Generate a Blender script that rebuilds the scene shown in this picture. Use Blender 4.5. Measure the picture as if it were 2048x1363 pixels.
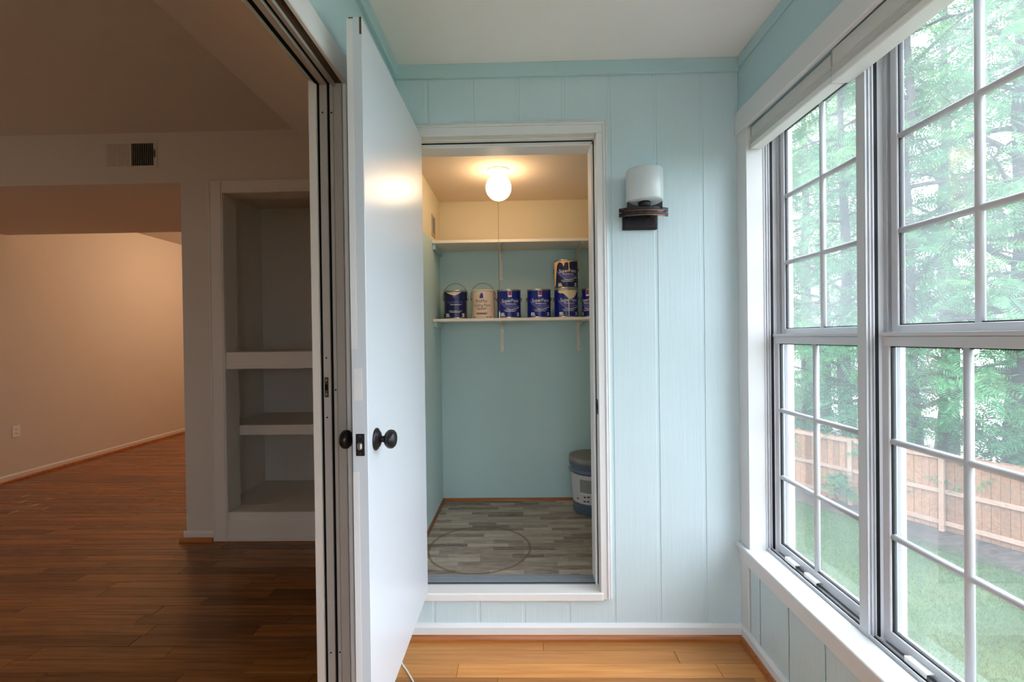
import bpy, bmesh, math, random
import numpy as np
from mathutils import Matrix, Vector

# ------------------------------------------------------------------ clear
for o in list(bpy.data.objects):
    bpy.data.objects.remove(o, do_unlink=True)
SC = bpy.context.scene
COL = SC.collection
R = random.Random(7)

# ------------------------------------------------------------------ camera
EYE = 1.355
def camera():
    yaw, pit, rol, fpx = 0.0202307, -0.0068481, 0.0128768, 913.4
    f = Vector((-math.sin(yaw) * math.cos(pit), math.cos(yaw) * math.cos(pit), math.sin(pit)))
    r0 = Vector((math.cos(yaw), math.sin(yaw), 0)); d0 = f.cross(r0)
    r = math.cos(rol) * r0 + math.sin(rol) * d0
    d = -math.sin(rol) * r0 + math.cos(rol) * d0
    cd = bpy.data.cameras.new('camera'); cam = bpy.data.objects.new('camera', cd); COL.objects.link(cam)
    cd.sensor_fit = 'HORIZONTAL'; cd.sensor_width = 36.0; cd.lens = fpx / 2048 * 36
    cd.clip_start = 0.02; cd.clip_end = 300
    m = Matrix((r, -d, -f)).transposed().to_4x4(); m.translation = (0, 0, EYE)
    cam.matrix_world = m
    SC.camera = cam
camera()

# ------------------------------------------------------------------ sky and light
SKY = 5.0
w = bpy.data.worlds.new('overcast_sky'); SC.world = w; w.use_nodes = True
bg = w.node_tree.nodes['Background']
bg.inputs['Color'].default_value = (0.85, 0.90, 1.0, 1)
def overcast():     # overcast sky: zenith about three times as bright as the horizon
    t = w.node_tree; tc = t.nodes.new('ShaderNodeTexCoord'); sp = t.nodes.new('ShaderNodeSeparateXYZ')
    mr = t.nodes.new('ShaderNodeMapRange'); mr.inputs['From Min'].default_value = 0; mr.inputs['From Max'].default_value = 1
    mr.inputs['To Min'].default_value = SKY; mr.inputs['To Max'].default_value = SKY * 3
    t.links.new(tc.outputs['Generated'], sp.inputs[0]); t.links.new(sp.outputs['Z'], mr.inputs['Value']); t.links.new(mr.outputs['Result'], bg.inputs['Strength'])
overcast()

def portal(loc, rot, sx, sy):
    l = bpy.data.lights.new('window_portal', 'AREA'); l.shape = 'RECTANGLE'; l.size = sx; l.size_y = sy
    l.cycles.is_portal = True
    o = bpy.data.objects.new('window_portal', l); COL.objects.link(o); o.location = loc; o.rotation_euler = rot
portal((1.19, -0.035, 1.34), (0, math.pi / 2, 0), 1.86, 4.05)
portal((0.2, -2.75, 1.34), (-math.pi / 2, 0, 0), 1.36, 1.86)

def lamp(name, loc, power, color, radius):
    l = bpy.data.lights.new(name, 'POINT'); l.energy = power; l.color = color; l.shadow_soft_size = radius
    o = bpy.data.objects.new(name, l); COL.objects.link(o); o.location = loc
    return o
lamp('living_room_fill', (-4.5, 0.8, 1.35), 14, (1.0, 0.84, 0.70), 0.15)  # added out-of-view fill, brightens the living room and its sloping ceiling
lamp('far_room_lamp', (-3.35, 6.2, 2.62), 62, (1.0, 0.65, 0.40), 0.12)

vs = SC.view_settings
vs.view_transform = 'Standard'; vs.look = 'None'; vs.exposure = 0.1; vs.gamma = 1.0; vs.use_curve_mapping = False
SC.cycles.max_bounces = 7; SC.cycles.diffuse_bounces = 5; SC.cycles.transparent_max_bounces = 24
SC.cycles.sample_clamp_indirect = 8.0; SC.cycles.caustics_reflective = False; SC.cycles.caustics_refractive = False
SC.cycles.use_denoising = True; SC.cycles.use_light_tree = False; SC.cycles.use_adaptive_sampling = True; SC.cycles.adaptive_threshold = 0.03

# ------------------------------------------------------------------ materials
def lin(c):
    return tuple(((v / 255) / 12.92 if v / 255 <= 0.04045 else ((v / 255 + 0.055) / 1.055) ** 2.4) for v in c)
class N:
    """small node-graph helper"""
    def __init__(s, name):
        s.m = bpy.data.materials.new(name); s.m.use_nodes = True
        s.t = s.m.node_tree; s.b = s.t.nodes['Principled BSDF']; s.out = s.t.nodes['Material Output']
    def n(s, kind, **kw):
        x = s.t.nodes.new(kind)
        for k, v in kw.items():
            if k.startswith('i_'):
                key = k[2:]; key = int(key) if key.isdigit() else key.replace('_', ' ')
                x.inputs[key].default_value = v
            else: setattr(x, k, v)
        return x
    def l(s, a, b): s.t.links.new(a, b)
    def coords(s, scale=(1, 1, 1), offset=None, kind='Object'):
        tc = s.n('ShaderNodeTexCoord'); mp = s.n('ShaderNodeMapping'); mp.inputs['Scale'].default_value = scale
        s.l(tc.outputs[kind], mp.inputs['Vector'])
        if offset is not None: s.l(offset, mp.inputs['Location'])
        return mp.outputs['Vector']
    def noise(s, vec, scale=1.0, detail=3.0, rough=0.55):
        x = s.n('ShaderNodeTexNoise'); x.inputs['Scale'].default_value = scale
        x.inputs['Detail'].default_value = detail; x.inputs['Roughness'].default_value = rough
        s.l(vec, x.inputs['Vector']); return x.outputs['Fac']
    def ramp(s, fac, stops):
        x = s.n('ShaderNodeValToRGB'); e = x.color_ramp.elements
        while len(e) < len(stops): e.new(0.5)
        for k, (p, c) in enumerate(stops): e[k].position = p; e[k].color = (*c, 1)
        s.l(fac, x.inputs['Fac']); return x.outputs['Color']
    def mix(s, fac, a, b, mode='MIX'):
        x = s.n('ShaderNodeMix', data_type='RGBA', blend_type=mode)
        for sock, v in ((x.inputs['Factor'], fac), (x.inputs[6], a), (x.inputs[7], b)):
            if isinstance(v, bpy.types.NodeSocket): s.l(v, sock)
            elif isinstance(v, (int, float)): sock.default_value = v
            else: sock.default_value = (*v, 1)
        return x.outputs[2]
    def math(s, op, a, b=None):
        x = s.n('ShaderNodeMath', operation=op)
        for k, v in enumerate((a, b)):
            if v is None: continue
            if isinstance(v, bpy.types.NodeSocket): s.l(v, x.inputs[k])
            else: x.inputs[k].default_value = v
        return x.outputs[0]
    def bump(s, h, strength=0.3, dist=0.002):
        x = s.n('ShaderNodeBump'); x.inputs['Strength'].default_value = strength; x.inputs['Distance'].default_value = dist
        s.l(h, x.inputs['Height']); s.l(x.outputs['Normal'], s.b.inputs['Normal'])
    def set(s, color=None, rough=None, spec=None, metal=None):
        for k, v in (('Base Color', color), ('Roughness', rough), ('Specular IOR Level', spec), ('Metallic', metal)):
            if v is None: continue
            if isinstance(v, bpy.types.NodeSocket): s.l(v, s.b.inputs[k])
            else: s.b.inputs[k].default_value = (*v, 1) if k == 'Base Color' else v
        return s.m
M = {}
def paint(name, c, rough=0.5, spec=0.35, var=0.03, bump=0, bscale=220):
    g = N(name); v = g.coords()
    a = g.noise(v, 3.0, 4); base = lin(c)
    col = g.mix(a, tuple(x * (1 - var) for x in base), tuple(min(1, x * (1 + var)) for x in base))
    g.set(col, rough, spec)
    if bump: g.bump(g.noise(v, bscale, 2), bump, 0.001)
    M[name] = g.m
paint('white_trim', (224, 224, 224), 0.42)
paint('white_door', (208, 215, 221), 0.28, 0.45, 0.01)
paint('old_white', (226, 224, 220), 0.5, 0.3, 0.06)
paint('aqua_flat', (188, 214, 218), 0.55)
paint('ceiling_white', (246, 243, 240), 0.85, 0.1, 0.03, 0.25, 160)
paint('living_wall', (216, 206, 194), 0.75, 0.15, 0.02, 0.12, 300)
paint('living_trim', (224, 216, 206), 0.5, 0.3, 0.02)
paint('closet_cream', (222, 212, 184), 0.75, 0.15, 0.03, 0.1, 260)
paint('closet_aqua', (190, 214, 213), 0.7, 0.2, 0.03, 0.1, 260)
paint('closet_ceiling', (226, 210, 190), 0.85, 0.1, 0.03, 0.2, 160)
paint('shelf_white', (232, 224, 210), 0.45)
paint('frame_white', (206, 206, 210), 0.4, 0.4, 0.03, 0.04)
paint('track_grey', (176, 170, 162), 0.38, 0.5, 0.05, 0.05)
paint('gasket_black', (16, 17, 20), 0.5, 0.3, 0.0, 0)
paint('shade_fabric', (214, 212, 208), 0.7, 0.15, 0.02, 0.1, 400)
paint('plastic_white', (240, 240, 238), 0.35, 0.4, 0.01, 0)
paint('dark_hole', (10, 9, 9), 0.7, 0.1, 0.0, 0)
paint('cream_paint', (226, 208, 176), 0.4, 0.4, 0.02, 0.1)
paint('yellow_cream_paint', (240, 196, 130), 0.4, 0.4, 0.03, 0.1)
paint('label_blue', (14, 34, 128), 0.3, 0.5, 0.06, 0)
paint('label_navy', (14, 20, 74), 0.3, 0.5, 0.06, 0)
paint('label_black', (18, 18, 30), 0.35, 0.4, 0.03, 0)
paint('label_cream', (224, 200, 176), 0.4, 0.4, 0.03, 0)
paint('print_white', (236, 232, 228), 0.45, 0.3, 0, 0)
paint('print_haze', (92, 94, 158), 0.45, 0.3, 0, 0)
paint('print_red', (206, 44, 38), 0.45, 0.3, 0, 0)
paint('print_dark', (52, 44, 46), 0.45, 0.3, 0, 0)
paint('print_blue', (52, 58, 130), 0.45, 0.3, 0, 0)
paint('print_orange', (214, 110, 60), 0.45, 0.3, 0, 0)
paint('pail_blue', (104, 118, 136), 0.4, 0.4, 0.04, 0.05)
paint('pail_lid', (138, 134, 132), 0.5, 0.3, 0.12, 0.1, 40)
paint('pail_label', (214, 206, 206), 0.45, 0.3, 0.06, 0)
paint('pail_photo', (150, 148, 150), 0.45, 0.3, 0.2, 0)

def metal(name, c, rough, m=1.0):
    g = N(name); a = g.noise(g.coords(), 30, 3)
    b = lin(c); g.set(g.mix(a, tuple(x * 0.8 for x in b), b), rough, 0.5, m); M[name] = g.m
metal('steel', (196, 190, 182), 0.32)
metal('wire', (150, 140, 126), 0.35)
metal('wire_dark', (84, 78, 74), 0.4)
metal('copper', (190, 120, 80), 0.4)
metal('saddle', (150, 156, 164), 0.42, 0.25)
metal('brass_dull', (120, 96, 72), 0.4)
metal('knob_bronze', (46, 44, 46), 0.3, 0.55)
def bronze():
    g = N('bronze'); n = g.noise(g.coords((1, 1, 1)), 38, 4, 0.7)
    col = g.ramp(n, [(0.0, lin((24, 22, 26))), (0.60, lin((46, 42, 46))), (0.72, lin((110, 76, 54)))])
    g.set(col, 0.42, 0.5, 0.6); M['bronze'] = g.m
bronze()

def siding():
    g = N('aqua_siding'); v = g.coords((70, 70, 3.2)); v2 = g.coords((9, 9, 1.2))
    base = lin((202, 221, 226))
    a = g.noise(v2, 1.0, 4)
    g.set(g.mix(a, tuple(x * 0.97 for x in base), tuple(x * 1.03 for x in base)), 0.42, 0.4)
    n1 = g.noise(v, 1.0, 4, 0.65); n2 = g.noise(g.coords((330, 330, 330)), 1.0, 1)
    h = g.math('ADD', n1, g.math('MULTIPLY', n2, 0.25))
    g.bump(h, 0.35, 0.004); M['aqua_siding'] = g.m
siding()

def wood(name, dark, mid, light, rough=0.3, spec=0.5, sc=1.0, contrast=1.0):
    g = N(name)
    oi = g.n('ShaderNodeObjectInfo'); ge = g.n('ShaderNodeNewGeometry')
    seed = g.math('FRACT', g.math('ADD', oi.outputs['Random'], ge.outputs['Random Per Island']))
    off = g.n('ShaderNodeCombineXYZ'); s9 = g.math('MULTIPLY', seed, 37.0)
    g.l(s9, off.inputs[0]); g.l(g.math('MULTIPLY', seed, 91.0), off.inputs[1]); g.l(s9, off.inputs[2])
    v = g.coords((2.2 * sc, 46 * sc, 46 * sc), off.outputs[0]); v2 = g.coords((5 * sc, 190 * sc, 190 * sc), off.outputs[0])
    a = g.noise(v, 1.0, 4, 0.6); b = g.noise(v2, 1.0, 2, 0.5)
    grain = g.math('ADD', g.math('MULTIPLY', a, 0.75), g.math('MULTIPLY', b, 0.25))
    c1 = g.ramp(grain, [(0.25, dark), (0.5, mid), (0.78, light)])
    tone = g.ramp(seed, [(0.0, (0.52, 0.46, 0.42)), (0.35, (0.88, 0.86, 0.84)), (0.7, (1.06, 1.04, 1.0)), (1.0, (1.22, 1.2, 1.14))])
    g.set(g.mix(1.0, c1, tone, 'MULTIPLY'), rough, spec)
    g.bump(b, 0.12, 0.0008); M[name] = g.m
wood('floor_oak', lin((176, 112, 58)), lin((200, 136, 74)), lin((220, 160, 96)), 0.3, 0.45)
wood('floor_living_oak', lin((90, 52, 20)), lin((138, 84, 36)), lin((166, 110, 54)), 0.24, 0.5)
wood('shoe_oak', lin((120, 66, 30)), lin((160, 96, 48)), lin((182, 116, 62)), 0.35, 0.45)
wood('fence_cedar', lin((80, 54, 40)), lin((122, 88, 66)), lin((150, 116, 92)), 0.8, 0.15, 0.5)
wood('fence_rail', lin((112, 90, 78)), lin((138, 114, 100)), lin((150, 128, 114)), 0.8, 0.15, 0.5)
wood('bark', lin((36, 32, 34)), lin((62, 56, 56)), lin((88, 82, 78)), 0.9, 0.1, 0.3)

def vinyl():
    g = N('vinyl_print'); v = g.coords((1, 1, 1))
    br = g.n('ShaderNodeTexBrick'); br.offset = 0.37; br.offset_frequency = 3; br.squash = 1.35; br.squash_frequency = 2
    br.inputs['Scale'].default_value = 1.0; br.inputs['Brick Width'].default_value = 0.17
    br.inputs['Row Height'].default_value = 0.042; br.inputs['Mortar Size'].default_value = 0.0012
    br.inputs['Color1'].default_value = (0, 0, 0, 1); br.inputs['Color2'].default_value = (1, 1, 1, 1); br.inputs['Mortar'].default_value = (0.35, 0.35, 0.35, 1)
    g.l(v, br.inputs['Vector'])
    n = g.noise(g.coords((9, 75, 75)), 1.0, 5, 0.7)
    f = g.math('ADD', g.math('MULTIPLY', br.outputs['Color'], 0.4), g.math('MULTIPLY', n, 0.8))
    col = g.ramp(f, [(0.28, lin((88, 78, 70))), (0.55, lin((156, 143, 130))), (0.9, lin((204, 192, 178)))])
    # rust-coloured ring stain left by a round drum, and a small paint spot
    sx = g.n('ShaderNodeSeparateXYZ'); g.l(v, sx.inputs[0])
    dx = g.math('SUBTRACT', sx.outputs[0], -0.245); dy = g.math('SUBTRACT', sx.outputs[1], 2.508)
    rr = g.math('SQRT', g.math('ADD', g.math('MULTIPLY', dx, dx), g.math('MULTIPLY', dy, dy)))
    wob = g.math('MULTIPLY', g.math('SUBTRACT', g.noise(g.coords((9, 9, 9)), 1.0, 2), 0.5), 0.012)
    d = g.math('ABSOLUTE', g.math('SUBTRACT', g.math('ADD', rr, wob), 0.279))
    ring = g.math('LESS_THAN', d, 0.0075)
    ringf = g.math('MULTIPLY', ring, g.math('ADD', g.math('MULTIPLY', n, 0.6), 0.3))
    col = g.mix(ringf, col, lin((112, 80, 48)))
    sp = g.math('MULTIPLY', g.math('LESS_THAN', g.math('ABSOLUTE', g.math('SUBTRACT', sx.outputs[0], 0.25)), 0.022),
                g.math('LESS_THAN', g.math('ABSOLUTE', g.math('SUBTRACT', sx.outputs[1], 2.217)), 0.014))
    col = g.mix(g.math('MULTIPLY', sp, 0.8), col, lin((150, 98, 30)))
    fl = g.math('GREATER_THAN', g.noise(g.coords((60, 60, 60)), 1.0, 1), 0.80)
    col = g.mix(fl, col, lin((226, 224, 220)))
    g.set(col, 0.5, 0.35); M['vinyl_print'] = g.m
vinyl()

def glass(name, h0, h1):
    g = N(name); t = g.t
    tr = g.n('ShaderNodeBsdfTransparent'); tr.inputs[0].default_value = (0.97, 0.985, 0.985, 1)
    gl = g.n('ShaderNodeBsdfGlossy'); gl.inputs['Roughness'].default_value = 0.02
    ha = g.n('ShaderNodeBsdfTranslucent'); ha.inputs[0].default_value = (0.88, 0.96, 1.0, 1)
    fr = g.n('ShaderNodeFresnel'); fr.inputs[0].default_value = 1.35
    m1 = g.n('ShaderNodeMixShader'); m2 = g.n('ShaderNodeMixShader')
    dirt = g.math('ADD', g.math('MULTIPLY', g.noise(g.coords((3, 3, 2.2)), 1.0, 4, 0.6), h1), h0)
    g.l(dirt, m1.inputs[0]); g.l(tr.outputs[0], m1.inputs[1]); g.l(ha.outputs[0], m1.inputs[2])
    g.l(g.math('MULTIPLY', fr.outputs[0], 0.22), m2.inputs[0]); g.l(m1.outputs[0], m2.inputs[1]); g.l(gl.outputs[0], m2.inputs[2])
    g.l(m2.outputs[0], g.out.inputs['Surface']); M[name] = g.m
glass('window_glass', 0.005, 0.06)
glass('window_glass_hazy', 0.02, 0.09)

def emit(name, c, s):
    g = N(name); g.b.inputs['Base Color'].default_value = (*c, 1)
    g.b.inputs['Emission Color'].default_value = (*c, 1); g.b.inputs['Emission Strength'].default_value = s
    M[name] = g.m
emit('lit_globe', (1.0, 0.70, 0.42), 20.0)

def opal():
    g = N('opal_glass'); v = g.coords()
    g.set((0.60, 0.66, 0.67), 0.3, 0.5)
    g.b.inputs['Subsurface Weight'].default_value = 0.15; g.b.inputs['Subsurface Radius'].default_value = (0.03, 0.03, 0.03)
    M['opal_glass'] = g.m
opal()

def leaf(name, d, tr):
    g = N(name); ge = g.n('ShaderNodeNewGeometry'); oi = g.n('ShaderNodeObjectInfo')
    r = g.math('FRACT', g.math('ADD', ge.outputs['Random Per Island'], oi.outputs['Random']))
    col = g.ramp(r, [(0, tuple(x * 0.6 for x in d)), (0.6, d), (1, tuple(min(1, x * 1.5) for x in d))])
    ct = g.ramp(r, [(0, tuple(x * 0.6 for x in tr)), (0.6, tr), (1, tuple(min(1, x * 1.4) for x in tr))])
    df = g.n('ShaderNodeBsdfDiffuse'); tn = g.n('ShaderNodeBsdfTranslucent'); mx = g.n('ShaderNodeMixShader'); mx.inputs[0].default_value = 0.5
    g.l(col, df.inputs[0]); g.l(ct, tn.inputs[0]); g.l(df.outputs[0], mx.inputs[1]); g.l(tn.outputs[0], mx.inputs[2])
    g.l(mx.outputs[0], g.out.inputs['Surface']); M[name] = g.m
leaf('leaf_green', (0.045, 0.155, 0.07), (0.14, 0.33, 0.10))
leaf('grass_blade', (0.05, 0.085, 0.03), (0.07, 0.13, 0.035))
leaf('leaf_dark', (0.025, 0.085, 0.045), (0.07, 0.18, 0.07))
leaf('leaf_pale', (0.09, 0.22, 0.12), (0.24, 0.44, 0.18))

def lawn():
    g = N('lawn_grass'); a = g.noise(g.coords((0.5, 0.5, 0.5)), 1.0, 5, 0.6); b = g.noise(g.coords((7, 7, 7)), 1.0, 6, 0.8)
    c = g.ramp(g.math('ADD', g.math('MULTIPLY', a, 0.55), g.math('MULTIPLY', b, 0.45)),
               [(0.3, lin((34, 50, 30))), (0.5, lin((52, 72, 42))), (0.7, lin((76, 92, 54)))])
    g.set(c, 0.9, 0.1); g.bump(b, 0.8, 0.03); M['lawn_grass'] = g.m
    g = N('mulch'); b = g.noise(g.coords((4, 9, 4)), 1.0, 6, 0.85)
    g.set(g.ramp(b, [(0.3, lin((30, 24, 23))), (0.5, lin((60, 50, 47))), (0.75, lin((104, 92, 86)))]), 0.95, 0.05)
    g.bump(b, 1.0, 0.05); M['mulch'] = g.m
    g = N('pavement'); b = g.noise(g.coords((2, 2, 2)), 1.0, 4)
    g.set(g.mix(b, lin((196, 192, 186)), lin((224, 220, 214))), 0.9, 0.1); M['pavement'] = g.m
lawn()

# ------------------------------------------------------------------ mesh helpers
def link(name, me, mat=None, parent=None):
    if mat: me.materials.append(M[mat])
    o = bpy.data.objects.new(name, me); COL.objects.link(o)
    if parent: o.parent = parent
    return o
class MB:
    def __init__(s): s.v = []; s.f = []; s.sm = []
    def add(s, v, f, smooth=False):
        k = len(s.v); s.v += [tuple(p) for p in v]; s.f += [tuple(i + k for i in q) for q in f]; s.sm += [smooth] * len(f); return s
    def box(s, x0, x1, y0, y1, z0, z1, c=0.0):
        x0, x1 = min(x0, x1), max(x0, x1); y0, y1 = min(y0, y1), max(y0, y1); z0, z1 = min(z0, z1), max(z0, z1)
        c = min(c, (x1 - x0) * 0.45, (y1 - y0) * 0.45, (z1 - z0) * 0.45)
        if c <= 0:
            v = [(x, y, z) for z in (z0, z1) for y in (y0, y1) for x in (x0, x1)]
            return s.add(v, [(0, 2, 3, 1), (4, 5, 7, 6), (0, 1, 5, 4), (2, 6, 7, 3), (0, 4, 6, 2), (1, 3, 7, 5)])
        bm = bmesh.new(); bmesh.ops.create_cube(bm, size=1)
        for q in bm.verts:
            q.co = ((x0 + x1) / 2 + q.co.x * (x1 - x0), (y0 + y1) / 2 + q.co.y * (y1 - y0), (z0 + z1) / 2 + q.co.z * (z1 - z0))
        bmesh.ops.bevel(bm, geom=bm.edges[:], offset=c, segments=1, affect='EDGES', profile=0.5)
        bm.verts.index_update(); s.add([q.co[:] for q in bm.verts], [[q.index for q in fc.verts] for fc in bm.faces]); bm.free(); return s
    def lathe(s, prof, n=32, c=(0, 0, 0), axis='z', smooth=True, cap=True):
        """profile of (radius, height) pairs turned about an axis"""
        v = []; f = []
        for r, h in prof:
            for k in range(n):
                a = 2 * math.pi * k / n; p = (r * math.cos(a), r * math.sin(a), h)
                if axis == 'x': p = (p[2], p[0], p[1])
                elif axis == 'y': p = (p[0], p[2], -p[1])
                v.append((p[0] + c[0], p[1] + c[1], p[2] + c[2]))
        m = len(prof)
        for j in range(m - 1):
            for k in range(n):
                k2 = (k + 1) % n; f.append((j * n + k, j * n + k2, (j + 1) * n + k2, (j + 1) * n + k))
        s.add(v, f, smooth)
        if cap:
            b = len(s.v) - len(v)
            s.f.append(tuple(b + k for k in range(n))[::-1]); s.sm.append(False)
            s.f.append(tuple(b + (m - 1) * n + k for k in range(n))); s.sm.append(False)
        return s
    def tube(s, pts, r, n=8, smooth=True):
        """round bar along a path; r is a number or one radius per point"""
        pts = [Vector(p) for p in pts]; rr = r if isinstance(r, (list, tuple)) else [r] * len(pts)
        v = []; f = []; up = Vector((0, 0, 1))
        for j, p in enumerate(pts):
            t = (pts[min(j + 1, len(pts) - 1)] - pts[max(j - 1, 0)]).normalized()
            a = t.cross(up if abs(t.z) < 0.95 else Vector((1, 0, 0))).normalized(); b = t.cross(a)
            for k in range(n):
                an = 2 * math.pi * k / n; v.append(p + (a * math.cos(an) + b * math.sin(an)) * rr[j])
        for j in range(len(pts) - 1):
            for k in range(n):
                k2 = (k + 1) % n; f.append((j * n + k, j * n + k2, (j + 1) * n + k2, (j + 1) * n + k))
        f.append(tuple(range(n))); f.append(tuple((len(pts) - 1) * n + k for k in range(n))[::-1])
        return s.add(v, f, smooth)
    def prism(s, poly, a0, a1, axis='y'):
        """polygon (two coordinates) pushed along the third axis"""
        n = len(poly); v = []
        for a in (a0, a1):
            for p, q in poly:
                v.append({'y': (p, a, q), 'x': (a, p, q), 'z': (p, q, a)}[axis])
        f = [tuple(range(n)), tuple(range(n, 2 * n))[::-1]] + [(k, (k + 1) % n, n + (k + 1) % n, n + k) for k in range(n)]
        return s.add(v, f)
    def build(s, name, mat, parent=None, origin=(0, 0, 0), recalc=True):
        me = bpy.data.meshes.new(name)
        me.from_pydata([(p[0] - origin[0], p[1] - origin[1], p[2] - origin[2]) for p in s.v], [], s.f)
        me.polygons.foreach_set('use_smooth', s.sm)
        if recalc:
            bm = bmesh.new(); bm.from_mesh(me); bmesh.ops.recalc_face_normals(bm, faces=bm.faces); bm.to_mesh(me); bm.free()
        return link(name, me, mat, parent)
def B(*a): return MB().box(*a)
def tag(o, label, cat, group=None, kind=None):
    if label: o['label'] = label
    if cat: o['category'] = cat
    if group: o['group'] = group
    if kind: o['kind'] = kind
    return o
def struct(o, label=None, cat=None): return tag(o, label, cat, None, 'structure')
def thing(name, loc, label, cat, group=None):
    o = bpy.data.objects.new(name, None); COL.objects.link(o); o.location = loc; o.empty_display_size = 0.05
    return tag(o, label, cat, group)
def part(mb, name, mat, parent): return mb.build(name, mat, parent)

# ------------------------------------------------------------------ main dimensions (metres, eye above the origin)
XL, XR, YB, YN = -0.55, 0.974, 2.05, -2.6      # sunroom: left, right, far and near walls
XW = -0.647                                     # living-room face of the wall between the rooms
ZC = 2.577                                      # sunroom ceiling
DX0, DX1, DZ0, DZ1 = -0.485, 0.342, 0.2, 2.258  # closet door opening
LY, LZ, LX = 3.064, 2.78, -5.07                 # living room: far wall, ceiling, left wall
OY = 1.42                                       # far jamb of the wide opening
OZ = 2.16                                       # head of the wide opening
CX0, CX1, CY, CZ = -0.57, 0.80, 3.24, 2.325     # closet: left, right, back, ceiling

# ------------------------------------------------------------------ floors
def plank_mb(mb, x0, x1, y0, y1, z, t=0.012, g=0.0007, c=0.0013):
    x0 += g; x1 -= g; y0 += g; y1 -= g
    v = [(x0, y0, z - t), (x1, y0, z - t), (x1, y1, z - t), (x0, y1, z - t),
         (x0, y0, z - c), (x1, y0, z - c), (x1, y1, z - c), (x0, y1, z - c),
         (x0 + c, y0 + c, z), (x1 - c, y0 + c, z), (x1 - c, y1 - c, z), (x0 + c, y1 - c, z)]
    f = [(8, 9, 10, 11)] + [(k, (k + 1) % 4, 4 + (k + 1) % 4, 4 + k) for k in range(4)] + [(4 + k, 4 + (k + 1) % 4, 8 + (k + 1) % 4, 8 + k) for k in range(4)]
    mb.add(v, f)
def plank(parent, x0, x1, y0, y1, z, mat='floor_oak'):
    mb = MB(); plank_mb(mb, x0, x1, y0, y1, z)
    cx, cy = (x0 + x1) / 2, (y0 + y1) / 2
    o = mb.build('plank', mat, parent, (cx, cy, z), recalc=False); o.location = (cx, cy, z); return o
PW = 0.0785
def row_joints(x0, x1, rnd):
    xs = [x0]; x = x0 + rnd.uniform(0.2, 1.0)
    while x < x1 - 0.15: xs.append(x); x += rnd.uniform(0.45, 1.35)
    return xs + [x1]
def floors():
    rnd = random.Random(21)
    fl = struct(B(XW, XR, YN, YB, -0.15, -0.012).build('floor', 'floor_oak'), 'honey-coloured oak plank floor of the sunroom', 'floor')
    far = MB(); y = YB; k = 0
    fixed = {0: [XL - 0.05, 0.079, XR], 1: [XL - 0.05, 0.64, XR], 2: [XL - 0.05, -0.278, 0.785, XR], 3: [XL - 0.05, -0.11, 0.9, XR]}
    while y > YN:
        xs = fixed.get(k) or row_joints(XL - 0.05, XR, rnd)
        for a, b in zip(xs, xs[1:]):
            if k < 5: plank(fl, a, b, y - PW, y, 0)
            else: plank_mb(far, a, b, y - PW, y, 0)
        y -= PW; k += 1
    tag(far.build('planks', 'floor_oak', fl, recalc=False), None, None, kind='stuff')
    struct(B(XW + 0.0, XL - 0.05, YN, OY, -0.012, 0.006, 0.003).build('trim_1', 'shoe_oak', None), 'oak threshold strip between sunroom and living room', 'threshold')
    fl2 = struct(B(LX, XW - 0.001, YN, 8.6, -0.15, -0.012).build('floor_living', 'floor_living_oak'), 'dim brown oak plank floor of the living room', 'floor')
    far = MB(); y = 1.68; k = 0
    while y < 8.6:
        xs = row_joints(LX, XW - 0.001, rnd)
        for a, b in zip(xs, xs[1:]):
            if y < 3.3 and b > -4.2: plank(fl2, a, b, y, y + PW, 0, 'floor_living_oak')
            else: plank_mb(far, a, b, y, y + PW, 0)
        y += PW
    y = 1.68
    while y > YN:
        xs = row_joints(LX, XW - 0.001, rnd)
        for a, b in zip(xs, xs[1:]): plank_mb(far, a, b, y - PW, y, 0)
        y -= PW
    tag(far.build('planks', 'floor_living_oak', fl2, recalc=False), None, None, kind='stuff')
    struct(B(CX0 - 0.1, CX1 + 0.1, YB + 0.1, CY, 0.05, 0.2).build('floor_closet', 'vinyl_print'), 'grey wood-look sheet vinyl floor of the closet with a brown ring stain', 'floor')
floors()

# ------------------------------------------------------------------ sunroom shell
def back_wall():
    m = MB()                                     # backing sheet round the opening
    y0, y1 = YB + 0.0025, YB + 0.1
    m.box(XW, DX0 - 0.012, y0, y1, 0, 2.9); m.box(DX1 + 0.012, 1.2, y0, y1, 0, 2.9)
    m.box(DX0 - 0.012, DX1 + 0.012, y0, y1, DZ1 + 0.012, 2.9); m.box(DX0 - 0.012, DX1 + 0.012, y0, y1, -0.1, DZ0 - 0.03)
    wb = struct(m.build('wall_back', 'aqua_siding'), 'pale aqua grooved panelling around the closet doorway', 'wall')
    gx = [-0.409 + 0.2032 * k for k in range(8)]; edges = [XL] + gx[0:7] + [XR]
    for a, b in zip(edges, edges[1:]):
        a2 = a + (0.006 if a != XL else 0); b2 = b - (0.006 if b != XR else 0)
        if b <= DX0 + 0.03: spans = [(a2, DX0 - 0.004, 0.02, 2.56)]
        elif a >= DX1: spans = [(a2, b2, 0.02, 2.56)]
        else:
            spans = [(a2, b2, 0.02, DZ0 - 0.03), (a2, b2, DZ1 + 0.01, 2.56)]
            if a < DX0: spans.append((a2, DX0 - 0.004, DZ0 - 0.03, DZ1 + 0.01))
            if b2 > DX1 + 0.02: spans.append((DX1 + 0.015, b2, DZ0 - 0.03, DZ1 + 0.01))
        for xa, xb, za, zb in spans:
            B(xa, xb, YB, YB + 0.006, za, zb, 0.0022).build('panel', 'aqua_siding', wb)
back_wall()

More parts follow.
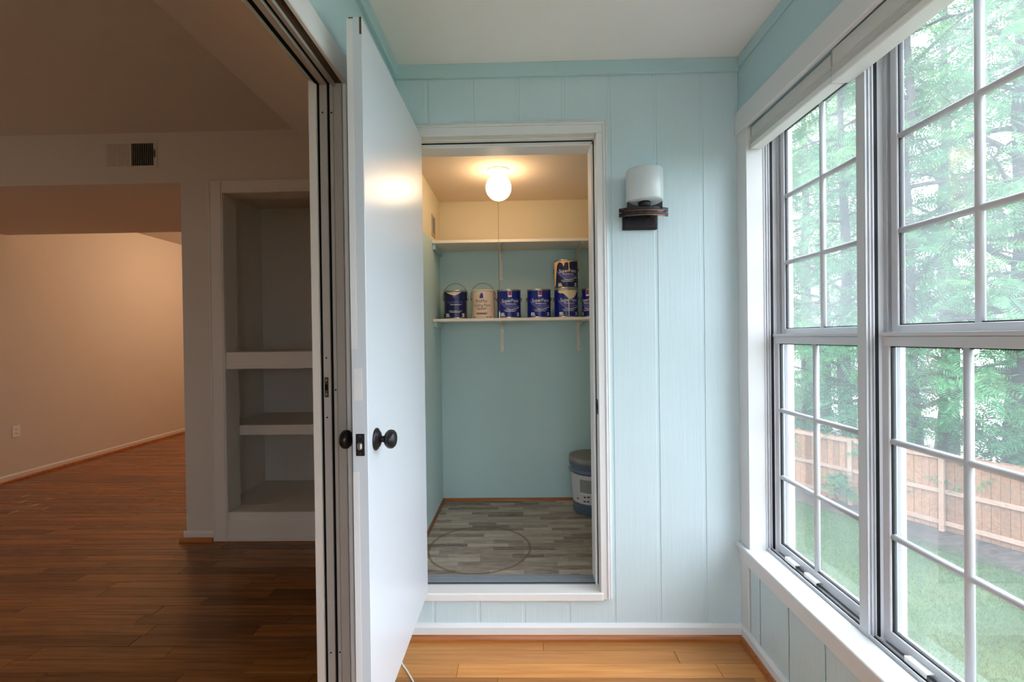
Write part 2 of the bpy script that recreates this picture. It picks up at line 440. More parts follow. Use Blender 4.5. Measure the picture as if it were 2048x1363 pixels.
def sunroom_shell():
    struct(B(XW, 1.2, YN, YB + 0.005, ZC, ZC + 0.12).build('ceiling', 'ceiling_white'), 'off-white sunroom ceiling', 'ceiling')
    # wall between the two rooms, with the wide opening
    m = MB(); m.box(XW, XL, OY, YB + 0.005, 0, 2.95); m.box(XW, XL, -0.55, OY, OZ, 2.95); m.box(XW, XL, YN, -0.55, 0, 2.95)
    struct(m.build('wall_left', 'aqua_flat'), 'aqua wall above and beside the wide opening to the living room', 'wall')
    m = MB(); ya, yb = YN - 0.1, YN; x0, x1, z0, z1 = -0.48, 0.88, 0.44, 2.24
    m.box(XW, 1.2, ya, yb, 0, z0); m.box(XW, 1.2, ya, yb, z1, ZC); m.box(XW, x0, ya, yb, z0, z1); m.box(x1, 1.2, ya, yb, z0, z1)
    struct(m.build('wall_near', 'aqua_flat'), 'aqua window wall behind the viewer', 'wall')
    m = MB()
    for xx in (x0, 0.18, x1 - 0.04): m.box(xx, xx + 0.04, ya + 0.03, yb - 0.02, z0, z1)
    for zz in (z0, 1.32, z1 - 0.04): m.box(x0, x1, ya + 0.03, yb - 0.02, zz, zz + 0.04)
    wn = struct(m.build('window_8', 'frame_white'), 'double window in the end wall behind the viewer', 'window')
    for xa, xb in ((x0 + 0.04, 0.18), (0.22, x1 - 0.04)):
        for za, zb in ((z0 + 0.04, 1.32), (1.36, z1 - 0.04)): B(xa, xb, ya + 0.05, ya + 0.053, za, zb).build('pane', 'window_glass', wn)
    # right-hand wall: strip under the sill, strip over the windows, piers
    m = MB(); m.box(XR + 0.004, 1.16, YN, YB + 0.1, -0.1, 0.43); m.box(XR, 1.16, YN, YB + 0.1, 2.245, 2.9)
    m.box(XR, 1.16, 1.969, YB + 0.1, 0.43, 2.245); m.box(XR, 1.16, YN, -2.03, 0.43, 2.245)
    wr = struct(m.build('wall_right', 'aqua_flat'), 'aqua window wall with grooved panels below the sill', 'wall')
    ys = [1.983, 1.902, 1.699, 1.496, 1.293, 1.09, 0.887, 0.684, 0.48, 0.277, 0.074]
    for a, b in zip(ys, ys[1:]):
        B(XR - 0.001, XR + 0.005, b + 0.004, a - 0.004, 0.03, 0.40, 0.002).build('panel', 'aqua_siding', wr)
    # boards running under the ceiling
    for k, (bx, lab) in enumerate((((XL, XR, YB - 0.016, YB + 0.002, 2.516, ZC + 0.001, 0.003), 'aqua board under the ceiling on the closet wall'),
                   ((XL - 0.002, XL + 0.018, YN, YB - 0.016, 2.516, ZC + 0.001, 0.003), 'aqua board under the ceiling over the wide opening'),
                   ((XR - 0.010, XR + 0.002, YN, YB - 0.016, 2.530, ZC + 0.001, 0.003), 'aqua board under the ceiling over the windows'))):
        struct(B(*bx).build('trim_%d' % (2 + k), 'aqua_flat'), lab, 'trim')
    # baseboards, white with a sloped cap
    def base(name, poly, a0, a1, axis, lab):
        struct(MB().prism(poly, a0, a1, axis).build(name, 'white_trim'), lab, 'baseboard')
    base('baseboard_back', [(YB + 0.001, 0.0), (YB - 0.014, 0.0), (YB - 0.014, 0.057), (YB - 0.004, 0.071), (YB + 0.001, 0.071)], XL, XR, 'x', 'white baseboard under the closet doorway')
    base('baseboard_right', [(XR + 0.001, 0.0), (XR - 0.014, 0.0), (XR - 0.014, 0.057), (XR - 0.004, 0.071), (XR + 0.001, 0.071)], YN, YB - 0.014, 'y', 'white baseboard under the windows')
    def shoe(n, p, a0, a1, axis, lab):
        struct(MB().prism(p, a0, a1, axis).build('trim_%d' % n, 'shoe_oak'), lab, 'trim')
    q = YB - 0.014; shoe(5, [(q, 0), (q - 0.013, 0), (q - 0.012, 0.012), (q - 0.007, 0.022), (q, 0.026)], XL, XR - 0.014, 'x', 'oak shoe moulding under the closet wall')
    q = XR - 0.014; shoe(6, [(q, 0), (q - 0.013, 0), (q - 0.012, 0.012), (q - 0.007, 0.022), (q, 0.026)], YN, YB - 0.028, 'y', 'oak shoe moulding under the windows')
sunroom_shell()

# ------------------------------------------------------------------ closet doorway trim
def doorway():
    y = YB
    def casing(n, lab, boxes):
        m = MB()
        for b in boxes: m.box(*b)
        struct(m.build('trim_%d' % n, 'white_trim'), lab, 'door casing')
    zt = 2.317; zb = 0.182
    casing(7, 'white moulded casing on the right of the closet doorway',
           [(0.342, 0.371, y - 0.014, y, zb, DZ1, 0.002), (0.371, 0.381, y - 0.019, y, zb, zt - 0.010, 0.003), (0.380, 0.391, y - 0.015, y, zb, zt, 0.005)])
    casing(8, 'white moulded head casing over the closet doorway',
           [(-0.535, 0.371, y - 0.0141, y, DZ1, zt - 0.020, 0.002), (-0.535, 0.381, y - 0.0191, y, zt - 0.020, zt - 0.010, 0.003), (-0.535, 0.391, y - 0.0151, y, zt - 0.011, zt + 0.0005, 0.005)])
    casing(9, 'white casing on the hinge side of the closet doorway behind the door', [(-0.535, DX0, y - 0.014, y, zb, DZ1, 0.002)])
    # jambs with stops
    m = MB()
    m.box(DX1, DX1 + 0.012, y, y + 0.16, DZ0 - 0.03, DZ1 + 0.012); m.box(DX0 - 0.012, DX0, y, y + 0.16, DZ0 - 0.03, DZ1 + 0.012); m.box(DX0, DX1, y, y + 0.16, DZ1, DZ1 + 0.012)
    m.box(DX0, DX1, y + 0.02, y + 0.046, DZ1 - 0.007, DZ1, 0.002)
    j = struct(m.build('trim_10', 'old_white'), 'white door jamb lining the closet doorway', 'door jamb')
    m = MB(); m.box(DX1 - 0.013, DX1, y + 0.052, y + 0.155, DZ0 + 0.01, DZ1 - 0.013, 0.003); m.box(DX0, DX0 + 0.010, y + 0.052, y + 0.155, DZ0 + 0.01, DZ1 - 0.013, 0.003)
    m.box(DX0, DX1, y + 0.052, y + 0.155, DZ1 - 0.026, DZ1, 0.003); m.build('door_stop', 'white_trim', j)
    m = MB(); m.box(DX1 - 0.004, DX1, y + 0.048, y + 0.052, DZ0 + 0.02, DZ1 - 0.01); m.box(DX0, DX1 - 0.004, y + 0.048, y + 0.052, DZ1 - 0.010, DZ1)
    m.build('weatherstrip', 'gasket_black', j)
    m = B(DX1 - 0.0015, DX1 + 0.001, y + 0.008, y + 0.040, 1.005, 1.072, 0.0006); sp = m.build('strike_plate', 'bronze', j)
    sp['label'] = 'dark bronze strike plate'
    B(DX1 - 0.002, DX1 + 0.001, y + 0.016, y + 0.032, 1.025, 1.052).build('strike_hole', 'dark_hole', j)
    # sill and metal saddle
    struct(B(-0.535, 0.352, y - 0.02, y + 0.06, 0.178, 0.214, 0.004).build('trim_11', 'old_white'), 'scuffed white wooden sill under the closet doorway', 'door sill')
    s = struct(B(DX0, DX1, y + 0.06, y + 0.145, 0.19, 0.216, 0.003).build('trim_12', 'saddle'), 'grey metal saddle in the closet doorway', 'threshold')
    for k in range(4): B(DX0, DX1, y + 0.082 + k * 0.013, y + 0.087 + k * 0.013, 0.2155, 0.219, 0.001).build('rib', 'saddle', s)
    B(DX0, DX1, y + 0.062, y + 0.067, 0.2155, 0.2175).build('gasket', 'gasket_black', s)
doorway()

# ------------------------------------------------------------------ closet
def closet():
    y0 = YB + 0.1; up = 1.992
    m = MB(); m.box(CX0 - 0.1, CX1 + 0.1, CY, CY + 0.1, 0.05, up); wl = struct(m.build('wall_closet_back', 'closet_aqua'), 'aqua back wall of the closet below the upper shelf', 'wall')
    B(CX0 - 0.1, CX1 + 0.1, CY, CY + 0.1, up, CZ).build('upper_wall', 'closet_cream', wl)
    for side, xa, xb in (('left', CX0 - 0.1, CX0), ('right', CX1, CX1 + 0.1)):
        wl = struct(B(xa, xb, y0, CY, 0.05, up).build('wall_closet_' + side, 'closet_aqua'), 'aqua %s wall of the closet' % side, 'wall')
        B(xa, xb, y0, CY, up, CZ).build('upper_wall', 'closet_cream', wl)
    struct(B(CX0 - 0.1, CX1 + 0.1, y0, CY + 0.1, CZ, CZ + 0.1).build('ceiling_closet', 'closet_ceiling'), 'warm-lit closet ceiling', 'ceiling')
    m = MB(); m.box(CX0, DX0 - 0.012, y0, y0 + 0.004, 0.2, CZ); m.box(DX1 + 0.012, CX1, y0, y0 + 0.004, 0.2, CZ); m.box(DX0 - 0.012, DX1 + 0.012, y0, y0 + 0.004, DZ1 + 0.012, CZ)
    struct(m.build('wall_closet_front', 'closet_cream'), 'closet side of the doorway wall', 'wall')
    q = CY; struct(MB().prism([(q, 0.2), (q - 0.012, 0.2), (q - 0.011, 0.211), (q - 0.005, 0.218), (q, 0.219)], CX0, CX1, 'x').build('trim_13', 'shoe_oak'), 'brown shoe moulding along the closet back wall', 'trim')
    q = CX0; struct(MB().prism([(q, 0.2), (q + 0.012, 0.2), (q + 0.011, 0.211), (q + 0.005, 0.218), (q, 0.219)], y0, CY, 'y').build('trim_14', 'shoe_oak'), 'brown shoe moulding along the closet left wall', 'trim')

    def shelf(zt, t, lab):
        s = thing('wall_shelf', ((CX0 + CX1) / 2, CY, zt - t), lab, 'shelf', 'white closet shelves'); ox, oy, oz = s.location
        part(B(CX0 - ox, CX1 - ox, 2.95 - oy, 0, 0, t, 0.0015), 'board', 'shelf_white', s)
        m = B(CX0 - ox, CX0 + 0.018 - ox, 2.97 - oy, 0, -0.035, 0, 0.002); part(m, 'cleat', 'closet_aqua', s)
        for bx in (-0.136, 0.406):
            m = MB(); x = bx - ox
            m.prism([(-0.001, -0.21), (-0.006, -0.21), (-0.006, -0.004), (-0.001, -0.004)], x - 0.011, x + 0.011, 'x')       # wall leg
            m.prism([(-0.001, -0.0005), (-0.26, -0.0005), (-0.26, -0.005), (-0.001, -0.005)], x - 0.011, x + 0.011, 'x')      # shelf leg
            m.prism([(-0.006, -0.19), (-0.006, -0.005), (-0.24, -0.005), (-0.06, -0.03), (-0.030, -0.06)], x - 0.003, x + 0.003, 'x')  # web
            b = part(m, 'bracket', 'shelf_white', s)
            for zz in (-0.18, -0.06): part(MB().lathe([(0.004, 0), (0.0035, 0.002)], 10, (x + 0.006, -0.0065, zz), 'y'), 'screw', 'steel', b)
    shelf(1.992, 0.019, 'upper white closet shelf, bare, under the globe light')
    shelf(1.484, 0.018, 'lower white closet shelf carrying the paint cans')

    # grille in the left wall
    v = thing('wall_vent', (CX0, 2.995, 2.094), 'small grey grille high on the closet left wall', 'vent')
    fr = MB(); fr.box(0, 0.006, -0.055, 0.055, -0.068, -0.056, 0.001); fr.box(0, 0.006, -0.055, 0.055, 0.056, 0.068, 0.001); fr.box(0, 0.006, -0.055, -0.045, -0.056, 0.056, 0.001); fr.box(0, 0.006, 0.045, 0.055, -0.056, 0.056, 0.001)
    part(fr, 'frame', 'track_grey', v); part(B(0.0005, 0.002, -0.045, 0.045, -0.056, 0.056), 'duct', 'dark_hole', v)
    for k in range(8): part(B(0.002, 0.005, -0.045, 0.045, -0.052 + k * 0.0137, -0.045 + k * 0.0137), 'slat', 'track_grey', v)

    # globe light with pull chain
    g = thing('globe_ceiling_light', (-0.12, 2.645, CZ), 'lit white glass globe light with pull chain on the closet ceiling', 'ceiling light')
    part(MB().lathe([(0.064, 0.0), (0.064, -0.006), (0.058, -0.012), (0.048, -0.016), (0.043, -0.034), (0.043, -0.040)], 40), 'canopy', 'plastic_white', g)
    pr = [(0.040, -0.028), (0.040, -0.036)] + [(0.0735 * math.sin(t), -0.102 + 0.0735 * math.cos(t)) for t in [math.radians(a) for a in range(36, 180, 9)]] + [(0.001, -0.1755)]
    part(MB().lathe(pr, 40), 'globe', 'lit_globe', g)
    part(MB().tube([(0.0, -0.045, -0.038), (0.001, -0.077, -0.10), (0.0, -0.077, -0.2), (0.0, -0.077, -0.82)], 0.0011, 5), 'pull_chain', 'wire', g)
    part(MB().lathe([(0.002, -0.82), (0.004, -0.835), (0.003, -0.855), (0.001, -0.858)], 10, (0, -0.077, 0)), 'chain_pull', 'plastic_white', g)
closet()

# ------------------------------------------------------------------ the open door
def door():
    x0, x1, y0, y1, z0, z1 = -0.4765, -0.432, 1.268, 2.030, 0.222, 2.253
    d = struct(B(x0, x1, y0, y1, z0, z1, 0.0015).build('door_1', 'white_door'), 'white flush door swung open from the closet doorway', 'door')
    B(x0 + 0.001, -0.4590, y0 - 0.0008, y0 + 0.001, z0 + 0.01, 0.985).build('edge_strip', 'white_trim', d)
    B(x0 + 0.001, -0.4590, y0 - 0.0008, y0 + 0.001, 1.33, z1 - 0.006).build('edge_strip', 'white_trim', d)
    B(-0.470, -0.447, y0 - 0.0006, y0 + 0.001, 1.185, 1.275, 0.0003).build('edge_patch', 'white_trim', d)
    B(-0.4395, -0.4335, y0 - 0.0007, y0 + 0.001, z1 - 0.048, z1 - 0.0005).build('bare_edge', 'brass_dull', d)
    for xx in (-0.469, -0.4625): B(xx, xx + 0.005, y0 - 0.0007, y0 + 0.001, z1 - 0.004, z1 - 0.0005).build('bare_edge', 'brass_dull', d)
    zk, yk = 1.062, y0 + 0.068
    for sgn, xf in ((1, x1), (-1, x0)):
        rose = MB().lathe([(0.033, 0), (0.033, sgn * 0.003), (0.030, sgn * 0.006), (0.026, sgn * 0.007), (0.022, sgn * 0.012), (0.012, sgn * 0.015)], 36, (xf, yk, zk), 'x').build('rose', 'knob_bronze', d)
        MB().lathe([(0.010, sgn * 0.012), (0.009, sgn * 0.020), (0.011, sgn * 0.028)], 20, (xf, yk, zk), 'x').build('neck', 'knob_bronze', rose)
        pr = [(0.008, sgn * 0.026), (0.020, sgn * 0.030), (0.0265, sgn * 0.037), (0.028, sgn * 0.045), (0.0265, sgn * 0.052), (0.020, sgn * 0.058), (0.010, sgn * 0.061), (0.001, sgn * 0.0615)]
        k = MB().lathe(pr, 36, (xf, yk, zk), 'x').build('knob', 'knob_bronze', d); k['label'] = 'dark oval door knob'
    lp = B(-0.4665, -0.4420, y0 - 0.0015, y0 + 0.002, 1.030, 1.092, 0.0006).build('latch_plate', 'bronze', d)
    B(-0.4610, -0.4475, y0 - 0.010, y0, 1.048, 1.068, 0.004).build('latch_bolt', 'steel', lp)
    for zz in (1.037, 1.085): MB().lathe([(0.003, 0), (0.003, -0.001)], 10, (-0.4542, y0 - 0.0016, zz), 'y').build('screw', 'brass_dull', lp)
    for zz in (0.45, 1.23, 2.02):
        h = MB().lathe([(0.006, zz - 0.045), (0.006, zz + 0.045)], 12, (x0 - 0.005, y1 + 0.006, 0)).build('hinge', 'bronze', d)
door()

# ------------------------------------------------------------------ wide opening: frame, tracks, casing
def opening():
    y = OY
    # far jamb, metal patio-door frame with two channels
    m = MB()
    m.box(XW - 0.001, -0.6235, y - 0.020, y + 0.01, 0, OZ, 0.002)
    j = struct(m.build('trim_15', 'living_trim'), 'pale trim on the living-room edge of the sliding-door frame', 'trim')
    fr = MB(); yb = y - 0.002
    fr.box(-0.6165, -0.5955, yb - 0.010, y + 0.01, 0, OZ - 0.012, 0.001); fr.box(-0.5975, -0.5925, yb - 0.013, y, 0, OZ - 0.012)
    fr.box(-0.5855, -0.5755, yb - 0.008, y + 0.01, 0, OZ - 0.010, 0.001); fr.box(-0.5755, -0.5500, yb - 0.003, y + 0.01, 0, OZ - 0.006, 0.001)
    f = struct(fr.build('trim_16', 'track_grey'), 'grey metal side channel of the sliding-door frame', 'door frame')
    g = MB(); g.box(-0.6235, -0.6165, yb - 0.008, y + 0.01, 0, OZ); g.box(-0.5925, -0.5855, yb - 0.007, y + 0.01, 0, OZ); g.build('gap', 'dark_hole', f)
    for xx, zs in ((-0.6065, (0.09, 0.38, 1.30, 1.115, 2.06)), (-0.5795, (0.38, 1.20, 2.06))):
        for zz in zs:
            MB().lathe([(0.0026, 0), (0.0026, -0.0008)], 10, (xx, yb - (0.0101 if xx < -0.6 else 0.0081), zz), 'y').build('screw_hole', 'dark_hole', f)
    k = B(-0.6125, -0.6010, yb - 0.0125, yb - 0.009, 1.178, 1.240, 0.0006).build('keeper_plate', 'brass_dull', f)
    B(-0.6105, -0.603, yb - 0.014, yb - 0.012, 1.200, 1.218).build('keeper_slot', 'dark_hole', k)
    for zz in (1.187, 1.231): MB().lathe([(0.003, 0), (0.003, -0.0012)], 10, (-0.6065, yb - 0.0126, zz), 'y').build('screw', 'steel', k)
    # head with tracks
    ya = -0.55; h = MB()
    h.box(-0.6165, -0.5975, ya, y, OZ - 0.012, OZ + 0.01, 0.001); h.box(-0.5985, -0.5925, ya, y, OZ - 0.016, OZ + 0.01, 0.001)
    h.box(-0.5855, -0.5700, ya, y, OZ - 0.010, OZ + 0.01, 0.001); h.box(-0.5725, -0.5685, ya, y, OZ - 0.016, OZ + 0.01)
    hd = struct(h.build('trim_17', 'track_grey'), 'dark metal head track of the sliding-door frame', 'door frame')
    B(-0.5685, XL - 0.001, ya, y, OZ - 0.006, OZ + 0.01).build('inner_track', 'brass_dull', hd)
    g = MB(); g.box(-0.6265, -0.6165, ya, y, OZ - 0.014, OZ + 0.01); g.box(-0.5925, -0.5855, ya, y, OZ - 0.008, OZ + 0.01); g.build('gap', 'dark_hole', hd)
    # sunroom casing
    struct(B(XL - 0.001, XL + 0.014, -0.62, y + 0.075, OZ - 0.004, OZ + 0.073, 0.003).build('trim_18', 'white_trim'), 'white head casing over the wide opening', 'door casing')
    struct(B(XL - 0.001, XL + 0.013, y, y + 0.075, 0, OZ - 0.004, 0.003).build('trim_19', 'white_trim'), 'white side casing of the wide opening behind the door', 'door casing')
opening()

# ------------------------------------------------------------------ living room and room beyond
def living():
    P = 'living_wall'
    WX = -2.30
    bx0, bx1, bz0, bz1 = -2.005, -1.0, 0.155, 2.358     # bookcase recess in the wall
    m = MB(); ya, yb = LY, LY + 0.131
    m.box(WX, bx0, ya, yb, 0, 2.9); m.box(bx1, XW + 0.0, ya, yb, 0, 2.9); m.box(bx0, bx1, ya, yb, bz1, 2.9); m.box(bx0, bx1, ya, yb, 0, bz0)
    m.box(LX, WX, ya, 4.43, 2.437, 2.95)                # lowered ceiling over the passage
    m.box(WX, WX + 0.1, yb, 4.43, 0, 2.95)
    struct(m.build('wall_living_back', P), 'dim beige living-room wall with the recessed bookcase and passage', 'wall')
    struct(B(LX - 0.1, LX, YN, 8.6, 0, 2.95).build('wall_living_left', P), 'warm-lit wall of the room beyond the passage', 'wall')
    struct(B(LX, XW, YN - 0.1, YN, 0, 2.9).build('wall_living_near', P), 'living-room wall behind the viewer', 'wall')
    struct(B(LX, -1.2, 8.6, 8.7, 0, 2.95).build('wall_far_end', P), 'end wall of the room beyond the passage', 'wall')
    struct(MB().box(-1.2, -1.1, 4.43, 8.7, 0, 2.95).box(WX, -1.1, 4.33, 4.43, 0, 2.95).build('wall_far_right', P), 'side wall of the room beyond the passage', 'wall')
    struct(B(LX, -1.5, YN, LY, LZ, LZ + 0.15).build('ceiling_living', P), 'dim brown-lit living-room ceiling', 'ceiling')
    struct(B(LX, -1.1, 4.43, 8.7, 2.81, 2.95).build('ceiling_far', P), 'warm-lit ceiling of the room beyond', 'ceiling')
    struct(MB().prism([(-1.515, LZ), (XW + 0.0, OZ - 0.002), (XW + 0.0, 2.93), (-1.515, 2.93)], YN, LY, 'y').build('ceiling_slope', P), 'sloping ceiling strip above the sliding-door head', 'ceiling')
    # baseboards and shoe mouldings
    def prism(name, mat, poly, a0, a1, axis, lab, cat='trim'):
        struct(MB().prism(poly, a0, a1, axis).build(name, mat), lab, cat)
    q = LX; prism('baseboard_left', 'living_trim', [(q, 0), (q + 0.013, 0), (q + 0.013, 0.055), (q + 0.004, 0.068), (q, 0.068)], YN, 8.6, 'y', 'pale baseboard along the warm-lit wall', 'baseboard')
    q = LX + 0.013; prism('trim_20', 'shoe_oak', [(q, 0), (q + 0.014, 0), (q + 0.012, 0.014), (q + 0.006, 0.022), (q, 0.024)], YN, 8.6, 'y', 'oak shoe moulding along the warm-lit wall')
    q = LY; prism('baseboard_living', 'living_trim', [(q, 0), (q - 0.013, 0), (q - 0.013, 0.055), (q - 0.004, 0.068), (q, 0.068)], WX - 0.013, -2.103, 'x', 'short pale baseboard between the passage and the bookcase', 'baseboard')
    q = LY - 0.013; prism('trim_21', 'shoe_oak', [(q, 0), (q - 0.016, 0), (q - 0.014, 0.016), (q - 0.006, 0.026), (q, 0.027)], WX - 0.035, -2.105, 'x', 'short oak shoe moulding left of the bookcase')

    # built-in bookcase
    b = thing('built_in_bookcase', (-1.5, LY, 0), 'built-in recessed bookcase with empty shelves in the living-room wall', 'bookcase'); ox, oy, _ = b.location
    def p(name, *q, mat='living_trim', c=0.002):
        return part(B(q[0] - ox, q[1] - ox, q[2] - oy, q[3] - oy, q[4], q[5], c), name, mat, b)
    p('casing', -2.103, bx0, LY - 0.016, LY, 0, 2.442); p('casing', bx1, bx1 + 0.09, LY - 0.016, LY, 0, 2.442); p('casing', bx0, bx1, LY - 0.0161, LY, bz1, 2.442)
    for xa, xb in ((-2.103, -2.092), (-2.025, -2.014)): p('casing_bead', xa, xb, LY - 0.020, LY - 0.015, 0, 2.43)
    p('casing_bead', -2.092, bx1, LY - 0.020, LY - 0.015, 2.430, 2.442); p('casing_bead', -2.014, bx1, LY - 0.020, LY - 0.015, 2.366, 2.376)
    yb = LY + 0.131; cx0 = -2.146
    p('back', cx0 - 0.02, bx1 + 0.16, 3.756, 3.776, 0.1, 2.5, mat=P); p('side', cx0 - 0.02, cx0, yb, 3.756, 0.1, 2.5, mat=P); p('side', bx1 + 0.14, bx1 + 0.16, yb, 3.756, 0.1, 2.5, mat=P)
    p('top', cx0, bx1 + 0.14, yb, 3.756, 2.45, 2.5, mat=P)
    p('shelf', bx0, bx1, LY - 0.004, yb, 1.185, 1.282); p('shelf', cx0, bx1 + 0.14, yb, 3.756, 1.262, 1.282)
    p('shelf_lip', bx0, bx1, LY - 0.010, LY, 1.168, 1.188)
    p('shelf', cx0, bx1 + 0.14, yb + 0.001, 3.756, 0.690, 0.761)
    p('shelf', cx0, bx1 + 0.14, yb, 3.756, 0.12, 0.195); p('shelf', bx0, bx1, LY - 0.004, yb, 0.12, 0.195)
    p('kick_board', bx0, bx1, LY - 0.012, LY, 0.012, 0.143); p('kick_board', bx0, bx1, LY - 0.016, LY, 0.0, 0.030)

    # air register, one half closed
    v = thing('air_register', (-2.64, LY, 2.633), 'painted air register with dark open louvres at its right half', 'vent')
    fr = MB(); fr.box(-0.185, 0.185, -0.004, 0, 0.075, 0.098, 0.002); fr.box(-0.185, 0.185, -0.004, 0, -0.098, -0.075, 0.002); fr.box(-0.185, -0.160, -0.004, 0, -0.075, 0.075, 0.002); fr.box(0.160, 0.185, -0.004, 0, -0.075, 0.075, 0.002); fr.box(-0.006, 0.006, -0.004, 0, -0.075, 0.075)
    part(fr, 'frame', P, v)
    part(B(0.006, 0.160, -0.0012, -0.0004, -0.075, 0.075), 'duct', 'dark_hole', v); part(B(-0.160, -0.006, -0.0012, -0.0004, -0.075, 0.075), 'damper', P, v)
    for k in range(12):
        x = 0.016 + k * 0.0128
        part(MB().prism([(x - 0.0012, -0.0012), (x + 0.0004, -0.0012), (x + 0.0014, -0.006), (x + 0.0002, -0.006)], -0.074, 0.074, 'z'), 'louvre', P, v)
        part(MB().prism([(-x - 0.003, -0.0012), (-x + 0.003, -0.0012), (-x + 0.004, -0.004), (-x - 0.001, -0.004)], -0.074, 0.074, 'z'), 'louvre', P, v)
    part(B(0.166, 0.172, -0.009, -0.003, -0.02, 0.03, 0.001), 'lever', 'brass_dull', v)
    # outlet
    o = thing('wall_outlet', (LX, 4.466, 0.484), 'white duplex outlet low on the warm-lit wall', 'outlet')
    part(B(0, 0.006, -0.036, 0.036, -0.058, 0.058, 0.002), 'cover_plate', 'plastic_white', o)
    for zz in (-0.02, 0.02):
        f = part(MB().prism([(-0.017, zz - 0.009), (0.017, zz - 0.009), (0.017, zz + 0.009), (0.010, zz + 0.014), (-0.010, zz + 0.014), (-0.017, zz + 0.009)], 0.0055, 0.0075, 'x'), 'receptacle', 'plastic_white', o)
        for yy in (-0.007, 0.007): part(B(0.0072, 0.008, yy - 0.0012, yy + 0.0012, zz - 0.002, zz + 0.008), 'slot', 'dark_hole', f)
        part(MB().lathe([(0.003, 0.0072), (0.003, 0.008)], 10, (0, 0, zz - 0.006), 'x'), 'slot', 'dark_hole', f)
living()

# ------------------------------------------------------------------ windows
def hbar(y0, y1, x, z, r): return MB().tube([(x, y0, z), (x, y1, z)], r, 10)
def vbar(y, x, z0, z1, r): return MB().tube([(x, y, z0), (x, y, z1)], r, 10)
W_IN, W_STEP = 0.545, 0.571
def window(n, yf, full):
    yn = yf - W_IN; G = 'frame_white'
    m = MB(); xa, xb = 1.035, 1.155; za, zb = 0.425, 2.246
    m.box(xa, xb, yf, yf + 0.013, za, zb); m.box(xa, xb, yn - 0.013, yn, za, zb); m.box(xa, xb, yn, yf, zb - 0.012, zb); m.box(xa, xb, yn, yf, za, 0.438)
    for s, yy in ((-1, yf), (1, yn)):
        for xx, w_, dpt in ((1.0355, 0.005, 0.005), (1.0460, 0.004, 0.006), (1.0570, 0.004, 0.005), (1.0925, 0.004, 0.012), (1.122, 0.006, 0.022)):
            m.box(xx, xx + w_, yy, yy + s * dpt, 0.438, zb - 0.012)
    for xx, w_, h_ in ((1.037, 0.004, 0.010), (1.0575, 0.005, 0.006), (1.094, 0.003, 0.02), (1.122, 0.006, 0.02)):
        m.box(xx, xx + w_, yn, yf, 0.438, 0.438 + h_)
    f = struct(m.build('window_%d' % n, G), 'double-hung window with white grilles, %s' % ('second from the closet wall', 'nearest the closet wall')[n == 1] if n < 3 else 'further double-hung window of the sunroom', 'window')
    g = MB(); g.box(1.0630, 1.0745, yf - 0.0015, yf, 0.438, zb - 0.012); g.box(1.0630, 1.0745, yn, yn + 0.0015, 0.438, zb - 0.012); g.box(1.045, 1.056, yn, yf, 0.4382, 0.4395); g.build('gasket', 'gasket_black', f)
    def sash(name, x0, x1, z0, z1, rb, rt, st, lip, gm='window_glass'):
        ya, yb = yf - 0.020, yn + 0.020
        m = MB(); m.box(x0, x1, ya - st, ya, z0, z1, 0.002); m.box(x0, x1, yb, yb + st, z0, z1, 0.002)
        m.box(x0 + 0.0004, x1 - 0.0004, yb + st, ya - st, z0, z0 + rb, 0.002); m.box(x0 + 0.0004, x1 - 0.0004, yb + st, ya - st, z1 - rt, z1, 0.002)
        if lip: m.box(x0 - 0.007, x0 + 0.002, yb, ya, z1 - 0.011, z1, 0.001); m.box(x0 - 0.0035, x0 + 0.001, yb + 0.014, ya - 0.014, z1 - rt, z1 - 0.012, 0.001)
        s = m.build(name, G, f)
        xm = (x0 + x1) / 2; y0, y1, za_, zb_ = yb + st, ya - st, z0 + rb, z1 - rt
        gk = MB()
        for q in ((y0, y0 + 0.003, za_, zb_), (y1 - 0.003, y1, za_, zb_), (y0, y1, za_, za_ + 0.003), (y0, y1, zb_ - 0.003, zb_)): gk.box(xm - 0.006, xm + 0.006, *q)
        gk.build('gasket', 'gasket_black', s)
        B(xm - 0.0015, xm + 0.0015, y0 - 0.004, y1 + 0.004, za_ - 0.004, zb_ + 0.004).build('pane', gm, s)
        vbar((y0 + y1) / 2, xm - 0.001, za_, zb_, 0.0100).build('muntin', 'frame_white', s)
        for k in (1, 2): hbar(y0, y1, xm - 0.001, za_ + (zb_ - za_) * k / 3, 0.0095).build('muntin', 'frame_white', s)
        return s
    lo = sash('lower_sash', 1.068, 1.092, 0.447, 1.357, 0.036, 0.040, 0.027, True)
    sash('upper_sash', 1.098, 1.121, 1.348, 2.236, 0.030, 0.034, 0.024, False, 'window_glass_hazy')
    if full:
        for yc in (yf - 0.153, yf - 0.277, ):
            k = MB().box(1.047, 1.070, yc - 0.035, yc + 0.035, 0.459, 0.464, 0.001).box(1.047, 1.050, yc - 0.033, yc + 0.033, 0.449, 0.460).build('sash_lift', 'plastic_white', lo)
        if n == 1: MB().box(1.112, 1.122, yf - 0.03, yf - 0.026, 1.70, 1.706).build('screw', 'dark_hole', f)
for k in range(7): window(k + 1, 1.968 - k * W_STEP, k < 2)

